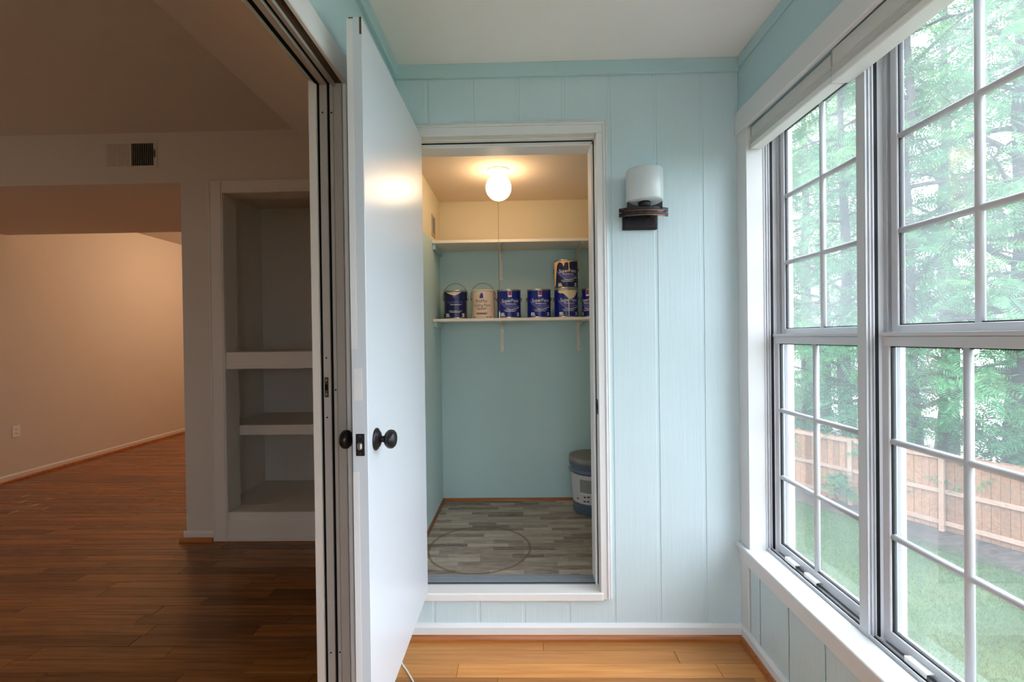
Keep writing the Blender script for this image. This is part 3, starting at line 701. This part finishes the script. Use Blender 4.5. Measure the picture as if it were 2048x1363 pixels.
def window_trim():
    struct(B(0.944, 1.036, -2.05, YB, 0.417, 0.437, 0.003).build('trim_22', 'white_trim'), 'long white window stool under the windows', 'window sill')
    struct(B(0.958, XR + 0.004, -2.05, YB, 0.360, 0.417, 0.002).build('trim_23', 'white_trim'), 'white apron board under the window stool', 'trim')
    struct(B(XR - 0.008, XR + 0.004, 1.985, YB, 0.070, 0.360, 0.002).build('trim_24', 'white_trim'), 'white corner board below the window stool', 'trim')
    struct(B(0.955, XR + 0.001, -2.1, YB, 2.236, 2.332, 0.003).build('trim_25', 'white_trim'), 'white head casing above the window shades', 'window casing')
    struct(B(XR - 0.009, XR + 0.001, 1.969, YB, 0.437, 2.236, 0.002).build('trim_26', 'white_trim'), 'white side casing in the corner by the first window', 'window casing')
    struct(B(XR - 0.008, 1.036, 1.966, 1.969, 0.437, 2.236, 0.0).build('trim_27', 'white_trim'), 'white jamb extension beside the first window', 'window casing')
    def shade(y0, y1, dz, lab):
        s = thing('window_shade', (1.0, (y0 + y1) / 2, 2.236), lab, 'window shade', 'raised window shades'); L = (y1 - y0) / 2; dx = -0.009 if dz else 0.0
        part(B(-0.014 + dx, 0.030, -L, L, -0.042 + dz, 0, 0.002), 'headrail', 'shade_fabric', s)
        for k in range(5): part(B(-0.016 + dx, 0.028, -L, L, -0.0475 - 0.0058 * k + dz, -0.0425 - 0.0058 * k + dz, 0.0018), 'pleat', 'shade_fabric', s)
        part(B(-0.018 + dx, 0.030, -L, L, -0.095 + dz, -0.0715 + dz, 0.003), 'bottom_rail', 'plastic_white', s)
        for q in (-1, 1): part(B(-0.016 + dx, 0.030, q * L - 0.002 * q, q * L + 0.001 * q, -0.040 + dz, -0.001, 0.0005), 'end_cap', 'track_grey', s)
    shade(1.462, 1.964, 0.0, 'raised pale window shade nearest the closet wall')
    shade(0.86, 1.446, -0.009, 'raised pale window shade over the second window')
window_trim()

# ------------------------------------------------------------------ wall sconce
def sconce():
    s = thing('wall_sconce', (0.532, YB, 1.862), 'unlit bronze wall sconce with white glass cylinder shade', 'wall lamp')
    part(MB().box(-0.076, 0.076, -0.016, 0, -0.036, 0.058, 0.003), 'backplate', 'bronze', s)
    part(MB().box(-0.070, 0.070, -0.019, -0.015, -0.030, 0.050, 0.002), 'backplate_face', 'bronze', s)
    def bow(z0, z1, half, y_mid, y_end, th):
        pts = [(half * (k / 10 - 1), y_mid + (y_end - y_mid) * (k / 10 - 1) ** 2) for k in range(21)]
        poly = pts + [(x, y + th) for x, y in pts[::-1]]
        return MB().prism(poly, z0, z1, 'z')
    for za in (0.006, 0.026):
        cb = part(bow(za, za + 0.015, 0.104, -0.108, -0.078, 0.012), 'curved_bar', 'bronze', s)
        part(bow(za - 0.0008, za + 0.0006, 0.085, -0.1085, -0.0885, 0.004), 'rubbed_edge', 'copper', cb)
    for x in (-0.088, 0.088): part(B(x - 0.005, x + 0.005, -0.082, -0.070, 0.008, 0.038), 'bar_spacer', 'bronze', s)
    for x in (-0.045, 0.045): part(B(x - 0.008, x + 0.008, -0.098, -0.01, 0.016, 0.030), 'arm', 'bronze', s)
    # saddle: concave cradle under the glass
    top = [(-0.074 + 0.148 * k / 16, 0.043 + 0.021 * (abs(k / 8 - 1) ** 2)) for k in range(17)]
    part(MB().prism(top + [(0.074, 0.034), (-0.074, 0.034)], -0.097, -0.086, 'y'), 'saddle', 'bronze', s)
    part(MB().lathe([(0.020, 0.040), (0.026, 0.046), (0.026, 0.062), (0.023, 0.066)], 28, (0, -0.090, 0)), 'cup', 'bronze', s)
    pr = [(0.010, 0.064), (0.074, 0.064), (0.0765, 0.068), (0.0765, 0.193), (0.0755, 0.195), (0.0735, 0.193), (0.0735, 0.070), (0.010, 0.068)]
    part(MB().lathe(pr, 48, (0, -0.090, 0), cap=False), 'glass_shade', 'opal_glass', s)
sconce()

# ------------------------------------------------------------------ lettering helper
def text_outline(txt, size):
    cu = bpy.data.curves.new('t', 'FONT'); cu.body = txt; cu.size = size; cu.align_x = 'CENTER'; cu.align_y = 'CENTER'; cu.resolution_u = 3
    o = bpy.data.objects.new('t', cu); me = o.to_mesh()
    v = [p.co[:] for p in me.vertices]; f = [tuple(p.vertices) for p in me.polygons]
    o.to_mesh_clear(); bpy.data.objects.remove(o); bpy.data.curves.remove(cu)
    return v, f
class Wrap:
    """flat print laid onto a cylinder that faces the room"""
    def __init__(s, r, turn=0.0): s.r = r; s.turn = turn; s.m = MB()
    def pt(s, u, z, dr=0.0):
        a = u / s.r + s.turn; r = s.r + dr; return (r * math.sin(a), -r * math.cos(a), z)
    def text(s, txt, size, u, z, sx=1.0):
        v, f = text_outline(txt, size); s.m.add([s.pt(p[0] * sx + u, p[1] + z) for p in v], f); return s
    def rect(s, u0, u1, z0, z1, n=None):
        n = n or max(1, int(abs(u1 - u0) / 0.008)); v = []
        for k in range(n + 1):
            u = u0 + (u1 - u0) * k / n; v += [s.pt(u, z0), s.pt(u, z1)]
        s.m.add(v, [(2 * k, 2 * k + 2, 2 * k + 3, 2 * k + 1) for k in range(n)]); return s
    def strip(s, us, lo, hi):
        v = []
        for u, a, b in zip(us, lo, hi): v += [s.pt(u, a), s.pt(u, b)]
        s.m.add(v, [(2 * k, 2 * k + 2, 2 * k + 3, 2 * k + 1) for k in range(len(us) - 1)]); return s
    def build(s, name, mat, parent): return s.m.build(name, mat, parent)

# ------------------------------------------------------------------ paint cans
CR, CH = 0.0785, 0.189
def can(x, y, z, label, style, turn=0.0, handle='down', group='gallon paint cans'):
    t = thing('paint_can', (x, y, z), label, 'paint can', group)
    body = [(CR - 0.003, 0.0), (CR + 0.0005, 0.001), (CR + 0.0015, 0.003), (CR + 0.0005, 0.0055), (CR - 0.0015, 0.0075), (CR - 0.0015, CH - 0.011), (CR + 0.0012, CH - 0.008), (CR + 0.0018, CH - 0.004), (CR + 0.001, CH), (CR - 0.006, CH), (CR - 0.007, CH - 0.004)]
    part(MB().lathe(body, 48), 'body', 'label_cream' if style == 'cream' else 'steel', t)
    part(MB().lathe([(CR - 0.007, CH - 0.006), (CR - 0.008, CH - 0.001), (CR - 0.012, CH - 0.0005), (CR - 0.015, CH - 0.005), (0.001, CH - 0.005)], 40), 'lid', 'steel', t)
    blue = {'blue': 'label_blue', 'drip': 'label_navy', 'spill': 'label_blue', 'dark': 'label_navy', 'cream': 'label_cream'}[style]
    r = CR - 0.0010; la = math.radians(62 if style == 'dark' else 178); z0, z1 = 0.0085, CH - 0.012
    def sheet(a0, a1, za, zb, rr, mat, name):
        n = max(4, int((a1 - a0) / 0.12)); v = []
        for k in range(n + 1):
            a = a0 + (a1 - a0) * k / n + turn
            v += [(rr * math.sin(a), -rr * math.cos(a), za), (rr * math.sin(a), -rr * math.cos(a), zb)]
        m = MB(); m.add(v, [(2 * k, 2 * k + 2, 2 * k + 3, 2 * k + 1) for k in range(n)], True); return m.build(name, mat, lb if name != 'label' else t)
    lb = None
    lb = sheet(-la, la, z0, z1, r, blue, 'label')
    r1 = r + 0.0004; r2 = r + 0.0008; r3 = r + 0.0012
    if style == 'cream':
        Wrap(r1, turn).text('ProMar', 0.030, 0.0, 0.113, 0.9).text('Ceiling Paint', 0.026, 0.004, 0.086, 0.88).build('lettering', 'print_dark', lb)
        Wrap(r1, turn).strip([-0.012, -0.008, -0.004, 0, 0.004, 0.008, 0.012], [0.134, 0.132, 0.133, 0.134, 0.133, 0.132, 0.134], [0.150, 0.156, 0.170, 0.160, 0.172, 0.166, 0.148]).build('emblem', 'print_blue', lb)
        Wrap(r1, turn).rect(-0.008, -0.003, 0.144, 0.160).rect(-0.010, 0.010, 0.137, 0.140).build('emblem_detail', 'print_white', lb)
        w_ = Wrap(r1, turn).rect(-0.035, 0.035, 0.066, 0.069).rect(-0.030, 0.028, 0.058, 0.061)
        for zz in (0.034, 0.027): w_.rect(-0.036, 0.036, zz, zz + 0.004)
        for u in (-0.062, 0.030, 0.052): w_.rect(u, u + 0.016, 0.008, 0.012)
        w_.build('small_print', 'print_dark', lb)['kind'] = 'stuff'
    else:
        if style == 'dark':
            for a0, a1 in ((-1.6, 1.6),): sheet(a0, a1, CH - 0.066, CH - 0.012, r + 0.0002, 'label_navy', 'label_band')
            sheet(-1.55, -0.9, 0.009, 0.034, r + 0.0002, 'label_black', 'label_foot')
        us = [-0.074 + 0.148 * k / 24 for k in range(25)]
        if style != 'dark':   # pale swoosh under the name
            lo = [0.104 - 0.052 * math.sin(min(1, (u + 0.074) / 0.085) * math.pi / 2) + max(0, u - 0.01) * 0.28 for u in us]
            hi = [max(l + 0.0015, 0.122 - 0.040 * ((u + 0.074) / 0.148) ** 0.55) for l, u in zip(lo, us)]
            Wrap(r1, turn).strip(us, lo, hi).build('swoosh', 'print_haze', lb)
            hi2 = [l + 0.003 for l in lo]; Wrap(r1 + 0.0002, turn).strip(us[8:], lo[8:], hi2[8:]).build('swoosh_line', 'print_white', lb)
        nm = Wrap(r2, turn)
        if style == 'dark': nm.text('SuperPaint', 0.027, 0.002, 0.110, 0.9)
        else: nm.text('SuperPaint', 0.033, 0.004, 0.113, 0.86)
        nm.build('lettering', 'print_haze' if style == 'dark' else 'print_white', lb)
        sm = Wrap(r2, turn).rect(-0.030, 0.046, 0.0915, 0.0945)
        sm.text('INTERIOR ACRYLIC LATEX', 0.0085, 0.004, 0.052, 0.9).rect(-0.034, 0.036, 0.0425, 0.0455)
        for k in range(3): sm.rect(-0.066, -0.040 + 0.003 * k, 0.030 - 0.008 * k, 0.035 - 0.008 * k)
        for k in range(3): sm.rect(0.050 + 0.004 * (k % 2), 0.070, 0.030 - 0.008 * k, 0.035 - 0.008 * k)
        sm.build('small_print', 'print_white', lb)['kind'] = 'stuff'
        if style in ('blue',):
            e = Wrap(r2, turn).rect(-0.0125, 0.0125, 0.139, 0.178).build('emblem', 'print_white', lb)
            Wrap(r2 + 0.0003, turn).rect(-0.0108, 0.0108, 0.1475, 0.1765).build('emblem_field', 'label_blue', lb)
            Wrap(r2 + 0.0006, turn).strip([-0.0075, -0.004, 0.0, 0.004, 0.0075], [0.150, 0.149, 0.1485, 0.149, 0.150], [0.157, 0.166, 0.174, 0.166, 0.157]).build('emblem_mark', 'print_red', lb)
        if style == 'dark':
            Wrap(r2, turn).rect(-0.012, 0.014, 0.138, 0.152).build('emblem', 'print_haze', lb)
            us2 = [-0.055 + 0.011 * k for k in range(10)]
            Wrap(r3, turn).strip(us2, [0.172, 0.166, 0.162, 0.158, 0.154, 0.152, 0.155, 0.162, 0.168, 0.173], [0.176] * 10).build('paint_spill', 'cream_paint', t)
        if style == 'spill':
            us2 = [-0.074 + 0.010 * k for k in range(16)]
            lo = [0.168, 0.160, 0.157, 0.158, 0.154, 0.146, 0.136, 0.126, 0.121, 0.122, 0.124, 0.128, 0.138, 0.150, 0.165, 0.174]
            Wrap(r3, turn).strip(us2, lo, [0.1775] * 16).build('paint_spill', 'cream_paint', t)
            Wrap(r3, turn).strip([-0.0025, 0.0, 0.0022], [0.008, 0.006, 0.008], [0.125] * 3).build('paint_run', 'print_white', t)
        if style == 'drip':
            us2 = [-0.118 + 0.0085 * k for k in range(22)]
            lo = [0.010, 0.012, 0.016, 0.020, 0.090, 0.150, 0.164, 0.171, 0.172, 0.168, 0.162, 0.140, 0.165, 0.170, 0.166, 0.164, 0.171, 0.1735, 0.175, 0.176, 0.1765, 0.177]
            Wrap(r3, turn).strip(us2, lo, [0.178] * 22).build('paint_spill', 'yellow_cream_paint', t)
            Wrap(r3, turn).strip([0.008, 0.011, 0.014], [0.112, 0.098, 0.112], [0.172] * 3).build('paint_run', 'yellow_cream_paint', t)
    # ears and bail
    for q in (-1, 1):
        part(MB().lathe([(0.0075, 0), (0.0075, q * 0.003), (0.004, q * 0.006)], 16, (q * (CR - 0.001), 0, CH - 0.058), 'x'), 'ear', 'wire', t)
    R0 = CR + 0.004; zc = CH - 0.058
    if handle == 'up': pts = [((R0 + 0.008 * math.sin(a) ** 0.5) * math.cos(a), -0.004, zc + 0.108 * math.sin(a)) for a in [math.pi * k / 24 for k in range(25)]]
    else: pts = [(R0 * math.cos(a) * 1.02, 0.004 - 0.083 * math.sin(a) * 0.98, zc - 0.052 * math.sin(a)) for a in [math.pi * k / 24 for k in range(25)]]
    if handle == 'back': pts = [(p[0], -p[1] + 0.008, p[2]) for p in pts]
    part(MB().tube(pts, 0.0017, 6), 'bail_handle', 'wire_dark', t)
CZs = 1.4842
can(-0.437, 3.06, CZs, 'dark navy paint can with raised handle at the left end of the shelf', 'dark', 0.05, 'up')
can(-0.252, 3.06, CZs, 'cream-coloured ceiling paint can with raised handle', 'cream', -0.06, 'up')
can(-0.0785, 3.06, CZs, 'clean blue paint can right beside the cream ceiling paint can', 'blue', 0.10, 'back')
can(0.122, 3.06, CZs, 'clean blue paint can left of the stacked pair', 'blue', 0.06, 'back')
can(0.3025, 3.06, CZs, 'blue paint can with a cream spill, bottom of the stacked pair', 'spill', 0.14, 'back')
can(0.3055, 3.058, CZs + CH + 0.0004, 'paint can with yellow-cream drips, top of the stacked pair', 'drip', 0.0, 'back')
can(0.487, 3.06, CZs, 'blue paint can mostly hidden by the door jamb at the right end', 'blue', -0.7, 'back')

# ------------------------------------------------------------------ five-gallon pail
def pail():
    t = thing('paint_pail', (0.468, 3.062, 0.2), 'large blue-grey paint pail with white label on the closet floor', 'pail')
    H = 0.365
    def rad(z): return 0.131 + 0.019 * z / H
    part(MB().lathe([(0.120, 0), (0.129, 0.002), (rad(0.01), 0.006), (rad(0.27), 0.27), (rad(0.27) + 0.007, 0.272), (rad(0.28) + 0.007, 0.280), (rad(0.28), 0.283), (rad(0.305), 0.303), (rad(0.305) + 0.008, 0.305), (rad(0.31) + 0.008, 0.314), (rad(0.31), 0.318), (rad(0.33), 0.335)], 56), 'bucket', 'pail_blue', t)
    part(MB().lathe([(rad(0.33), 0.325), (rad(0.33) + 0.009, 0.325), (rad(0.34) + 0.010, 0.352), (rad(0.34) + 0.007, 0.366), (rad(0.34) - 0.004, 0.368), (rad(0.34) - 0.010, 0.358), (rad(0.34) - 0.016, 0.354), (0.001, 0.354)], 56), 'lid', 'pail_lid', t)
    def band(a0, a1, z0, z1, mat, name, dr, par):
        n = 30; v = []
        for k in range(n + 1):
            a = a0 + (a1 - a0) * k / n
            for z in (z0, z1): v.append(((rad(z) + dr) * math.sin(a), -(rad(z) + dr) * math.cos(a), z))
        m = MB(); m.add(v, [(2 * k, 2 * k + 2, 2 * k + 3, 2 * k + 1) for k in range(n)], True); return m.build(name, mat, par)
    lb = band(-2.1, 2.1, 0.075, 0.262, 'pail_label', 'label', 0.0008, t)
    band(-0.78, 0.3, 0.150, 0.235, 'pail_photo', 'label_picture', 0.0012, lb)
    band(-0.80, -0.79, 0.085, 0.255, 'print_white', 'label_rule', 0.0013, lb)
    band(-0.72, 0.3, 0.140, 0.146, 'print_white', 'label_rule', 0.0013, lb)
    for a, z in ((-0.6, 0.118), (-0.42, 0.122), (-0.62, 0.090), (-0.45, 0.092), (-1.0, 0.10)): band(a, a + 0.12, z, z + 0.008, 'print_dark', 'label_print', 0.0013, lb)
    pts = [(0.158 * math.cos(a), -0.158 * math.sin(a), 0.29 - 0.12 * math.sin(a)) for a in [math.pi * k / 20 for k in range(21)]]
    pts = [(p[0], -p[1], p[2]) for p in pts]
    part(MB().tube(pts, 0.002, 6), 'bail_handle', 'wire', t)
pail()

# ------------------------------------------------------------------ cord on the sunroom floor
tag(MB().tube([(-0.56, 1.96, 0.0035), (-0.535, 1.92, 0.0035), (-0.509, 1.879, 0.0035), (-0.476, 1.835, 0.0035), (-0.445, 1.789, 0.0035), (-0.41, 1.73, 0.0035), (-0.40, 1.64, 0.0035), (-0.43, 1.5, 0.0035), (-0.44, 1.2, 0.0035)], 0.0032, 8).build('white_cord', 'plastic_white'), 'thin white cord on the oak floor by the door bottom', 'cord')

# ------------------------------------------------------------------ outside
GZ = -3.3
FO = Vector((9.811, 10.857, GZ)); FD = Vector((-0.480, 0.877, 0)); FN = Vector((-0.877, -0.480, 0))
def fp(s, n, z): p = FO + FD * s + FN * n; return (p.x, p.y, GZ + z)
def fbox(m, s0, s1, n0, n1, z0, z1):
    v = [fp(s, n, z) for z in (z0, z1) for n in (n0, n1) for s in (s0, s1)]
    m.add(v, [(0, 2, 3, 1), (4, 5, 7, 6), (0, 1, 5, 4), (2, 6, 7, 3), (0, 4, 6, 2), (1, 3, 7, 5)]); return m
def outside():
    def quad(name, mat, pts, lab, cat):
        m = MB(); n = len(pts); m.add(pts + [(p[0], p[1], p[2] - 0.3) for p in pts], [tuple(range(n)), tuple(range(n, 2 * n))[::-1]] + [(k, (k + 1) % n, n + (k + 1) % n, n + k) for k in range(n)])
        return struct(m.build(name, mat), lab, cat)
    quad('lawn', 'lawn_grass', [(-20, -40, GZ), (60, -40, GZ), (60, 60, GZ), (-20, 60, GZ)], 'green lawn below the windows', 'lawn')
    rng = np.random.default_rng(3); n = 90000
    sA = rng.uniform(-7, 6, n); nA = 1.0 + rng.uniform(0, 1, n) ** 1.3 * 6.5
    px = FO.x + FD.x * sA + FN.x * nA; py = FO.y + FD.y * sA + FN.y * nA; hh = rng.uniform(0.03, 0.075, n); az = rng.uniform(0, 6.283, n)
    ln = rng.normal(0, 0.03, (n, 2)); V3 = np.zeros((n, 3, 3)); wd = 0.006
    V3[:, 0] = np.stack([px - wd * np.cos(az), py - wd * np.sin(az), np.full(n, GZ)], 1); V3[:, 1] = np.stack([px + wd * np.cos(az), py + wd * np.sin(az), np.full(n, GZ)], 1)
    V3[:, 2] = np.stack([px + ln[:, 0], py + ln[:, 1], GZ + hh], 1)
    me = bpy.data.meshes.new('grass'); me.vertices.add(3 * n); me.vertices.foreach_set('co', V3.ravel()); me.loops.add(3 * n); me.loops.foreach_set('vertex_index', np.arange(3 * n, dtype=np.int32))
    me.polygons.add(n); me.polygons.foreach_set('loop_start', np.arange(0, 3 * n, 3, dtype=np.int32)); me.update(calc_edges=True)
    link('grass', me, 'grass_blade', bpy.data.objects['lawn'])['kind'] = 'stuff'
    quad('mulch_bed', 'mulch', [fp(-12, 1.35, 0.015), fp(-3, 1.15, 0.015), fp(0, 1.3, 0.015), fp(1.2, 0.95, 0.015), fp(4, 1.0, 0.015), fp(14, 1.0, 0.015), fp(14, -0.4, 0.03), fp(-12, -0.4, 0.03)], 'brown mulch strip along the fence', 'mulch')
    quad('street', 'pavement', [fp(-30, -7, 0.02), fp(30, -7, 0.02), fp(30, -30, 0.02), fp(-30, -30, 0.02)], 'pale street beyond the fence', 'street')
    f = thing('wooden_fence', fp(0, 0, 0), 'tan wooden board fence behind the lawn', 'fence'); org = f.location.copy()
    rnd = random.Random(4)
    def piece(m, name, mat):
        xs = np.mean(np.array(m.v), axis=0); o = m.build(name, mat, f, tuple(xs)); o.location = Vector(xs) - org
    # posts, rails, pickets
    ps = [1.908 * k for k in range(-3, 6)]
    for s in ps:
        piece(fbox(MB(), s - 0.048, s + 0.048, 0.0, 0.095, -0.1, 1.80), 'post', 'fence_rail')
    for a, b in zip(ps, ps[1:]):
        for z in (0.17, 0.90, 1.70): piece(fbox(MB(), a + 0.049, b - 0.049, 0.004, 0.044, z, z + 0.095), 'rail', 'fence_rail')
    s = ps[0] - 0.05; 
    while s < ps[-1]:
        wd = 0.142; h = 1.83 + rnd.uniform(-0.012, 0.012); n0 = rnd.uniform(-0.004, 0.0)
        piece(fbox(MB(), s, s + wd, n0 - 0.018, n0, 0.04, h), 'picket', 'fence_cedar'); s += wd + rnd.uniform(0.006, 0.012)
outside()

# ------------------------------------------------------------------ trees
def frond_template(n=10, L=0.78, w=0.046, ll=0.17):
    """one pinnate leaf: a thin midrib with paired pointed leaflets"""
    v = []; f = []
    def dia(b, d, s, ln, wd, droop):
        k = len(v); up = np.array((0, 0, -droop))
        v.extend([b, b + d * ln * 0.4 + s * wd * 0.5 + up * 0.2, b + d * ln + up, b + d * ln * 0.4 - s * wd * 0.5 + up * 0.2])
        f.append((k, k + 1, k + 2, k + 3))
    k = len(v); v.extend([np.array((0, -0.004, 0.)), np.array((L, -0.001, -0.06)), np.array((L, 0.001, -0.06)), np.array((0, 0.004, 0.))]); f.append((k, k + 1, k + 2, k + 3))
    for j in range(n):
        t = 0.18 + 0.78 * j / (n - 1); x = L * t; z = -0.06 * t * t; sc = math.sin(math.pi * (0.2 + 0.72 * t)) * 0.6 + 0.5
        for sg in (-1, 1):
            d = np.array((0.42, sg * 0.9, 0.0)); d /= np.linalg.norm(d); s = np.array((-d[1], d[0], 0))
            dia(np.array((x, 0, z)), d, s, ll * sc, w * sc, 0.035)
    dia(np.array((L, 0, -0.06)), np.array((1., 0, 0)), np.array((0, 1., 0)), ll, w, 0.02)
    return np.array(v), np.array(f)
FV, FF = frond_template()
FV2, FF2 = frond_template(5, 0.42, 0.06, 0.14)
def frames(dirs, rng, tilt=0.5):
    d = dirs / np.linalg.norm(dirs, axis=1, keepdims=True)
    up = np.tile(np.array((-0.35, -0.35, 1.0)), (len(d), 1)) + rng.normal(0, tilt, d.shape)
    y = np.cross(up, d); y /= np.linalg.norm(y, axis=1, keepdims=True) + 1e-9
    return np.stack([d, y, np.cross(d, y)], axis=2)
def foliage_mesh(name, mat, pos, rot, sc, V, F, parent):
    n = len(pos); k = len(V)
    vs_ = np.einsum('nij,kj->nki', rot, V) * sc[:, None, None] + pos[:, None, :]
    fs = (F[None] + (np.arange(n) * k)[:, None, None]).reshape(-1, 4)
    me = bpy.data.meshes.new(name); me.vertices.add(n * k); me.vertices.foreach_set('co', vs_.ravel())
    me.loops.add(fs.size); me.loops.foreach_set('vertex_index', fs.ravel().astype(np.int32))
    me.polygons.add(len(fs)); me.polygons.foreach_set('loop_start', np.arange(0, fs.size, 4, dtype=np.int32))
    me.update(calc_edges=True)
    return link(name, me, mat, parent)
leaf_mesh = {}
def tree(name, base, h, r, low, reach, nb, per, seed, label, mat='leaf_green', tpl=1, size=1.0, single=0, lean=(0, 0), droop=0.35, group='trees beyond the fence'):
    rng = np.random.default_rng(seed); rnd = random.Random(seed)
    t = thing(name, base, label, 'tree', group)
    nseg = 9; tp = []
    for k in range(nseg + 1):
        q = k / nseg; tp.append((lean[0] * q + rnd.uniform(-1, 1) * 0.10 * (q > 0), lean[1] * q + rnd.uniform(-1, 1) * 0.10 * (q > 0), h * 0.92 * q - (0.1 if k == 0 else 0)))
    part(MB().tube(tp, [r * (1.25 if k == 0 else 1) * (1 - 0.85 * k / nseg) + 0.015 for k in range(nseg + 1)], 12), 'trunk', 'bark', t)
    P = []; Dv = []
    for b in range(nb):
        q = low + (0.97 - low) * (b + rnd.random() * 0.7) / nb; i = min(nseg - 1, int(q * nseg)); u = q * nseg - i
        st = np.array(tp[i]) * (1 - u) + np.array(tp[i + 1]) * u
        az = b * 2.4 + rnd.uniform(-0.5, 0.5); el = rnd.uniform(0.05, 0.55) + 0.5 * max(0, q - 0.7)
        ln = reach * rnd.uniform(0.65, 1.1) * (1 - 0.55 * max(0, (q - 0.45)))
        d = np.array((math.cos(az) * math.cos(el), math.sin(az) * math.cos(el), math.sin(el)))
        pts = [st]; dd = d.copy()
        for k in range(7):
            dd = dd + rng.normal(0, 0.13, 3) + np.array((0, 0, -droop * 0.12 * k / 3)); dd /= np.linalg.norm(dd); pts.append(pts[-1] + dd * ln / 7)
        m = MB(); br = r * 0.36 * (1 - 0.5 * q); m.tube([tuple(p_) for p_ in pts], [max(0.008, br * (1 - k / 8)) for k in range(8)], 6)
        tw = []
        for k in range(2, 8):
            for _ in range(2):
                a = rng.normal(0, 1, 3); a[2] *= 0.5; a = a / np.linalg.norm(a) + (pts[k] - pts[k - 1]) / (ln / 7) * 0.8; a /= np.linalg.norm(a)
                tl = ln * rnd.uniform(0.18, 0.36); e = pts[k] + a * tl * 0.5 + rng.normal(0, 0.05, 3); e2 = e + (a + np.array((0, 0, -0.25))) * tl * 0.5
                m.tube([tuple(pts[k]), tuple(e), tuple(e2)], [0.012, 0.008, 0.004], 4); tw.append((pts[k], e, e2, a))
        part(m, 'branch', 'bark', t)
        for p0, e, e2, a in tw:
            for _ in range(per):
                s = rnd.random(); pos = e + (e2 - e) * (s * 1.15) if s > 0.35 else p0 + (e - p0) * (s / 0.35)
                dv = a * 0.6 + rng.normal(0, 0.75, 3) * np.array((1, 1, 0.4)) + np.array((0, 0, -droop)); P.append(pos); Dv.append(dv)
    P = np.array(P); Dv = np.array(Dv); n = len(P); rot = frames(Dv, rng); sc = size * rng.uniform(0.7, 1.2, n)
    V, F = (FV, FF) if tpl == 1 else (FV2, FF2)
    if single:      # the leaves nearest the window are objects of their own
        eye = np.array((0, 0, EYE)) - np.array(base); dist = np.linalg.norm(P - eye, axis=1); order = np.argsort(dist); near = order[:single]; rest = order[single:]
        key = (tpl, mat)
        if key not in leaf_mesh:
            me = bpy.data.meshes.new('leaf'); me.from_pydata([tuple(p_) for p_ in V], [], [tuple(int(i) for i in q) for q in F]); me.materials.append(M[mat]); leaf_mesh[key] = me
        for i in near:
            o = bpy.data.objects.new('leaf', leaf_mesh[key]); COL.objects.link(o); o.parent = t
            mm = Matrix(rot[i].tolist()).to_4x4() @ Matrix.Scale(float(sc[i]), 4); mm.translation = Vector(P[i].tolist()); o.matrix_local = mm
    else: rest = np.arange(n)
    fo = foliage_mesh('foliage', mat, P[rest], rot[rest], sc[rest], V, F, t); fo['kind'] = 'stuff'
def trees():
    g = GZ
    tree('feathery_tree', (10.75, 12.9, g), 15.5, 0.26, 0.17, 3.4, 34, 3, 11, 'tall feathery-leaved tree right behind the fence, seen through the second window', single=260)
    tree('feathery_tree', (9.75, 13.9, g), 15.0, 0.20, 0.16, 3.0, 34, 3, 12, 'feathery-leaved tree behind the fence, seen through the first window', single=260)
    tree('feathery_tree', (13.3, 12.4, g), 17.0, 0.36, 0.19, 3.8, 34, 3, 13, 'thick-trunked tree behind the fence at the right edge of the view', single=120)
    tree('feathery_tree', (10.9, 16.6, g), 17.0, 0.20, 0.13, 3.6, 32, 3, 14, 'slim tree standing farther back behind the first window', mat='leaf_pale', size=1.15)
    tree('leafy_tree', (15.5, 17.0, g), 19.0, 0.30, 0.12, 4.4, 34, 3, 15, 'dark leafy tree in the distance between the nearer trunks', mat='leaf_dark', tpl=2, size=1.4)
    tree('leafy_tree', (18.0, 14.5, g), 20.0, 0.30, 0.12, 4.4, 34, 3, 16, 'dark leafy tree in the distance at the far right', mat='leaf_dark', tpl=2, size=1.4)
    tree('leafy_tree', (12.6, 20.5, g), 19.0, 0.26, 0.11, 4.4, 34, 3, 17, 'pale leafy tree farthest back behind the first window', mat='leaf_pale', tpl=2, size=1.5)
    # undergrowth along the far side of the fence
    for k, (x, y, h, s) in enumerate(((9.0, 14.6, 3.2, 21), (10.1, 12.6, 2.6, 22), (11.4, 11.0, 3.0, 23), (12.6, 10.0, 3.2, 24), (8.4, 16.6, 3.4, 25))):
        tree('leafy_shrub', (x, y, g), h, 0.05, 0.25, 1.25, 12, 3, s, ('leafy shrub behind the left end of the visible fence', 'leafy shrub behind the fence between the two windows', 'leafy shrub behind the fence post in the second window', 'leafy shrub behind the fence at the right edge', 'distant shrub at the far left behind the fence')[k], size=0.85, group='shrubs beyond the fence')
    tree('young_sapling', (8.55, 12.55, g), 1.0, 0.012, 0.35, 0.30, 6, 1, 31, 'small green sapling in front of the fence', size=0.38, group='shrubs beyond the fence')
trees()
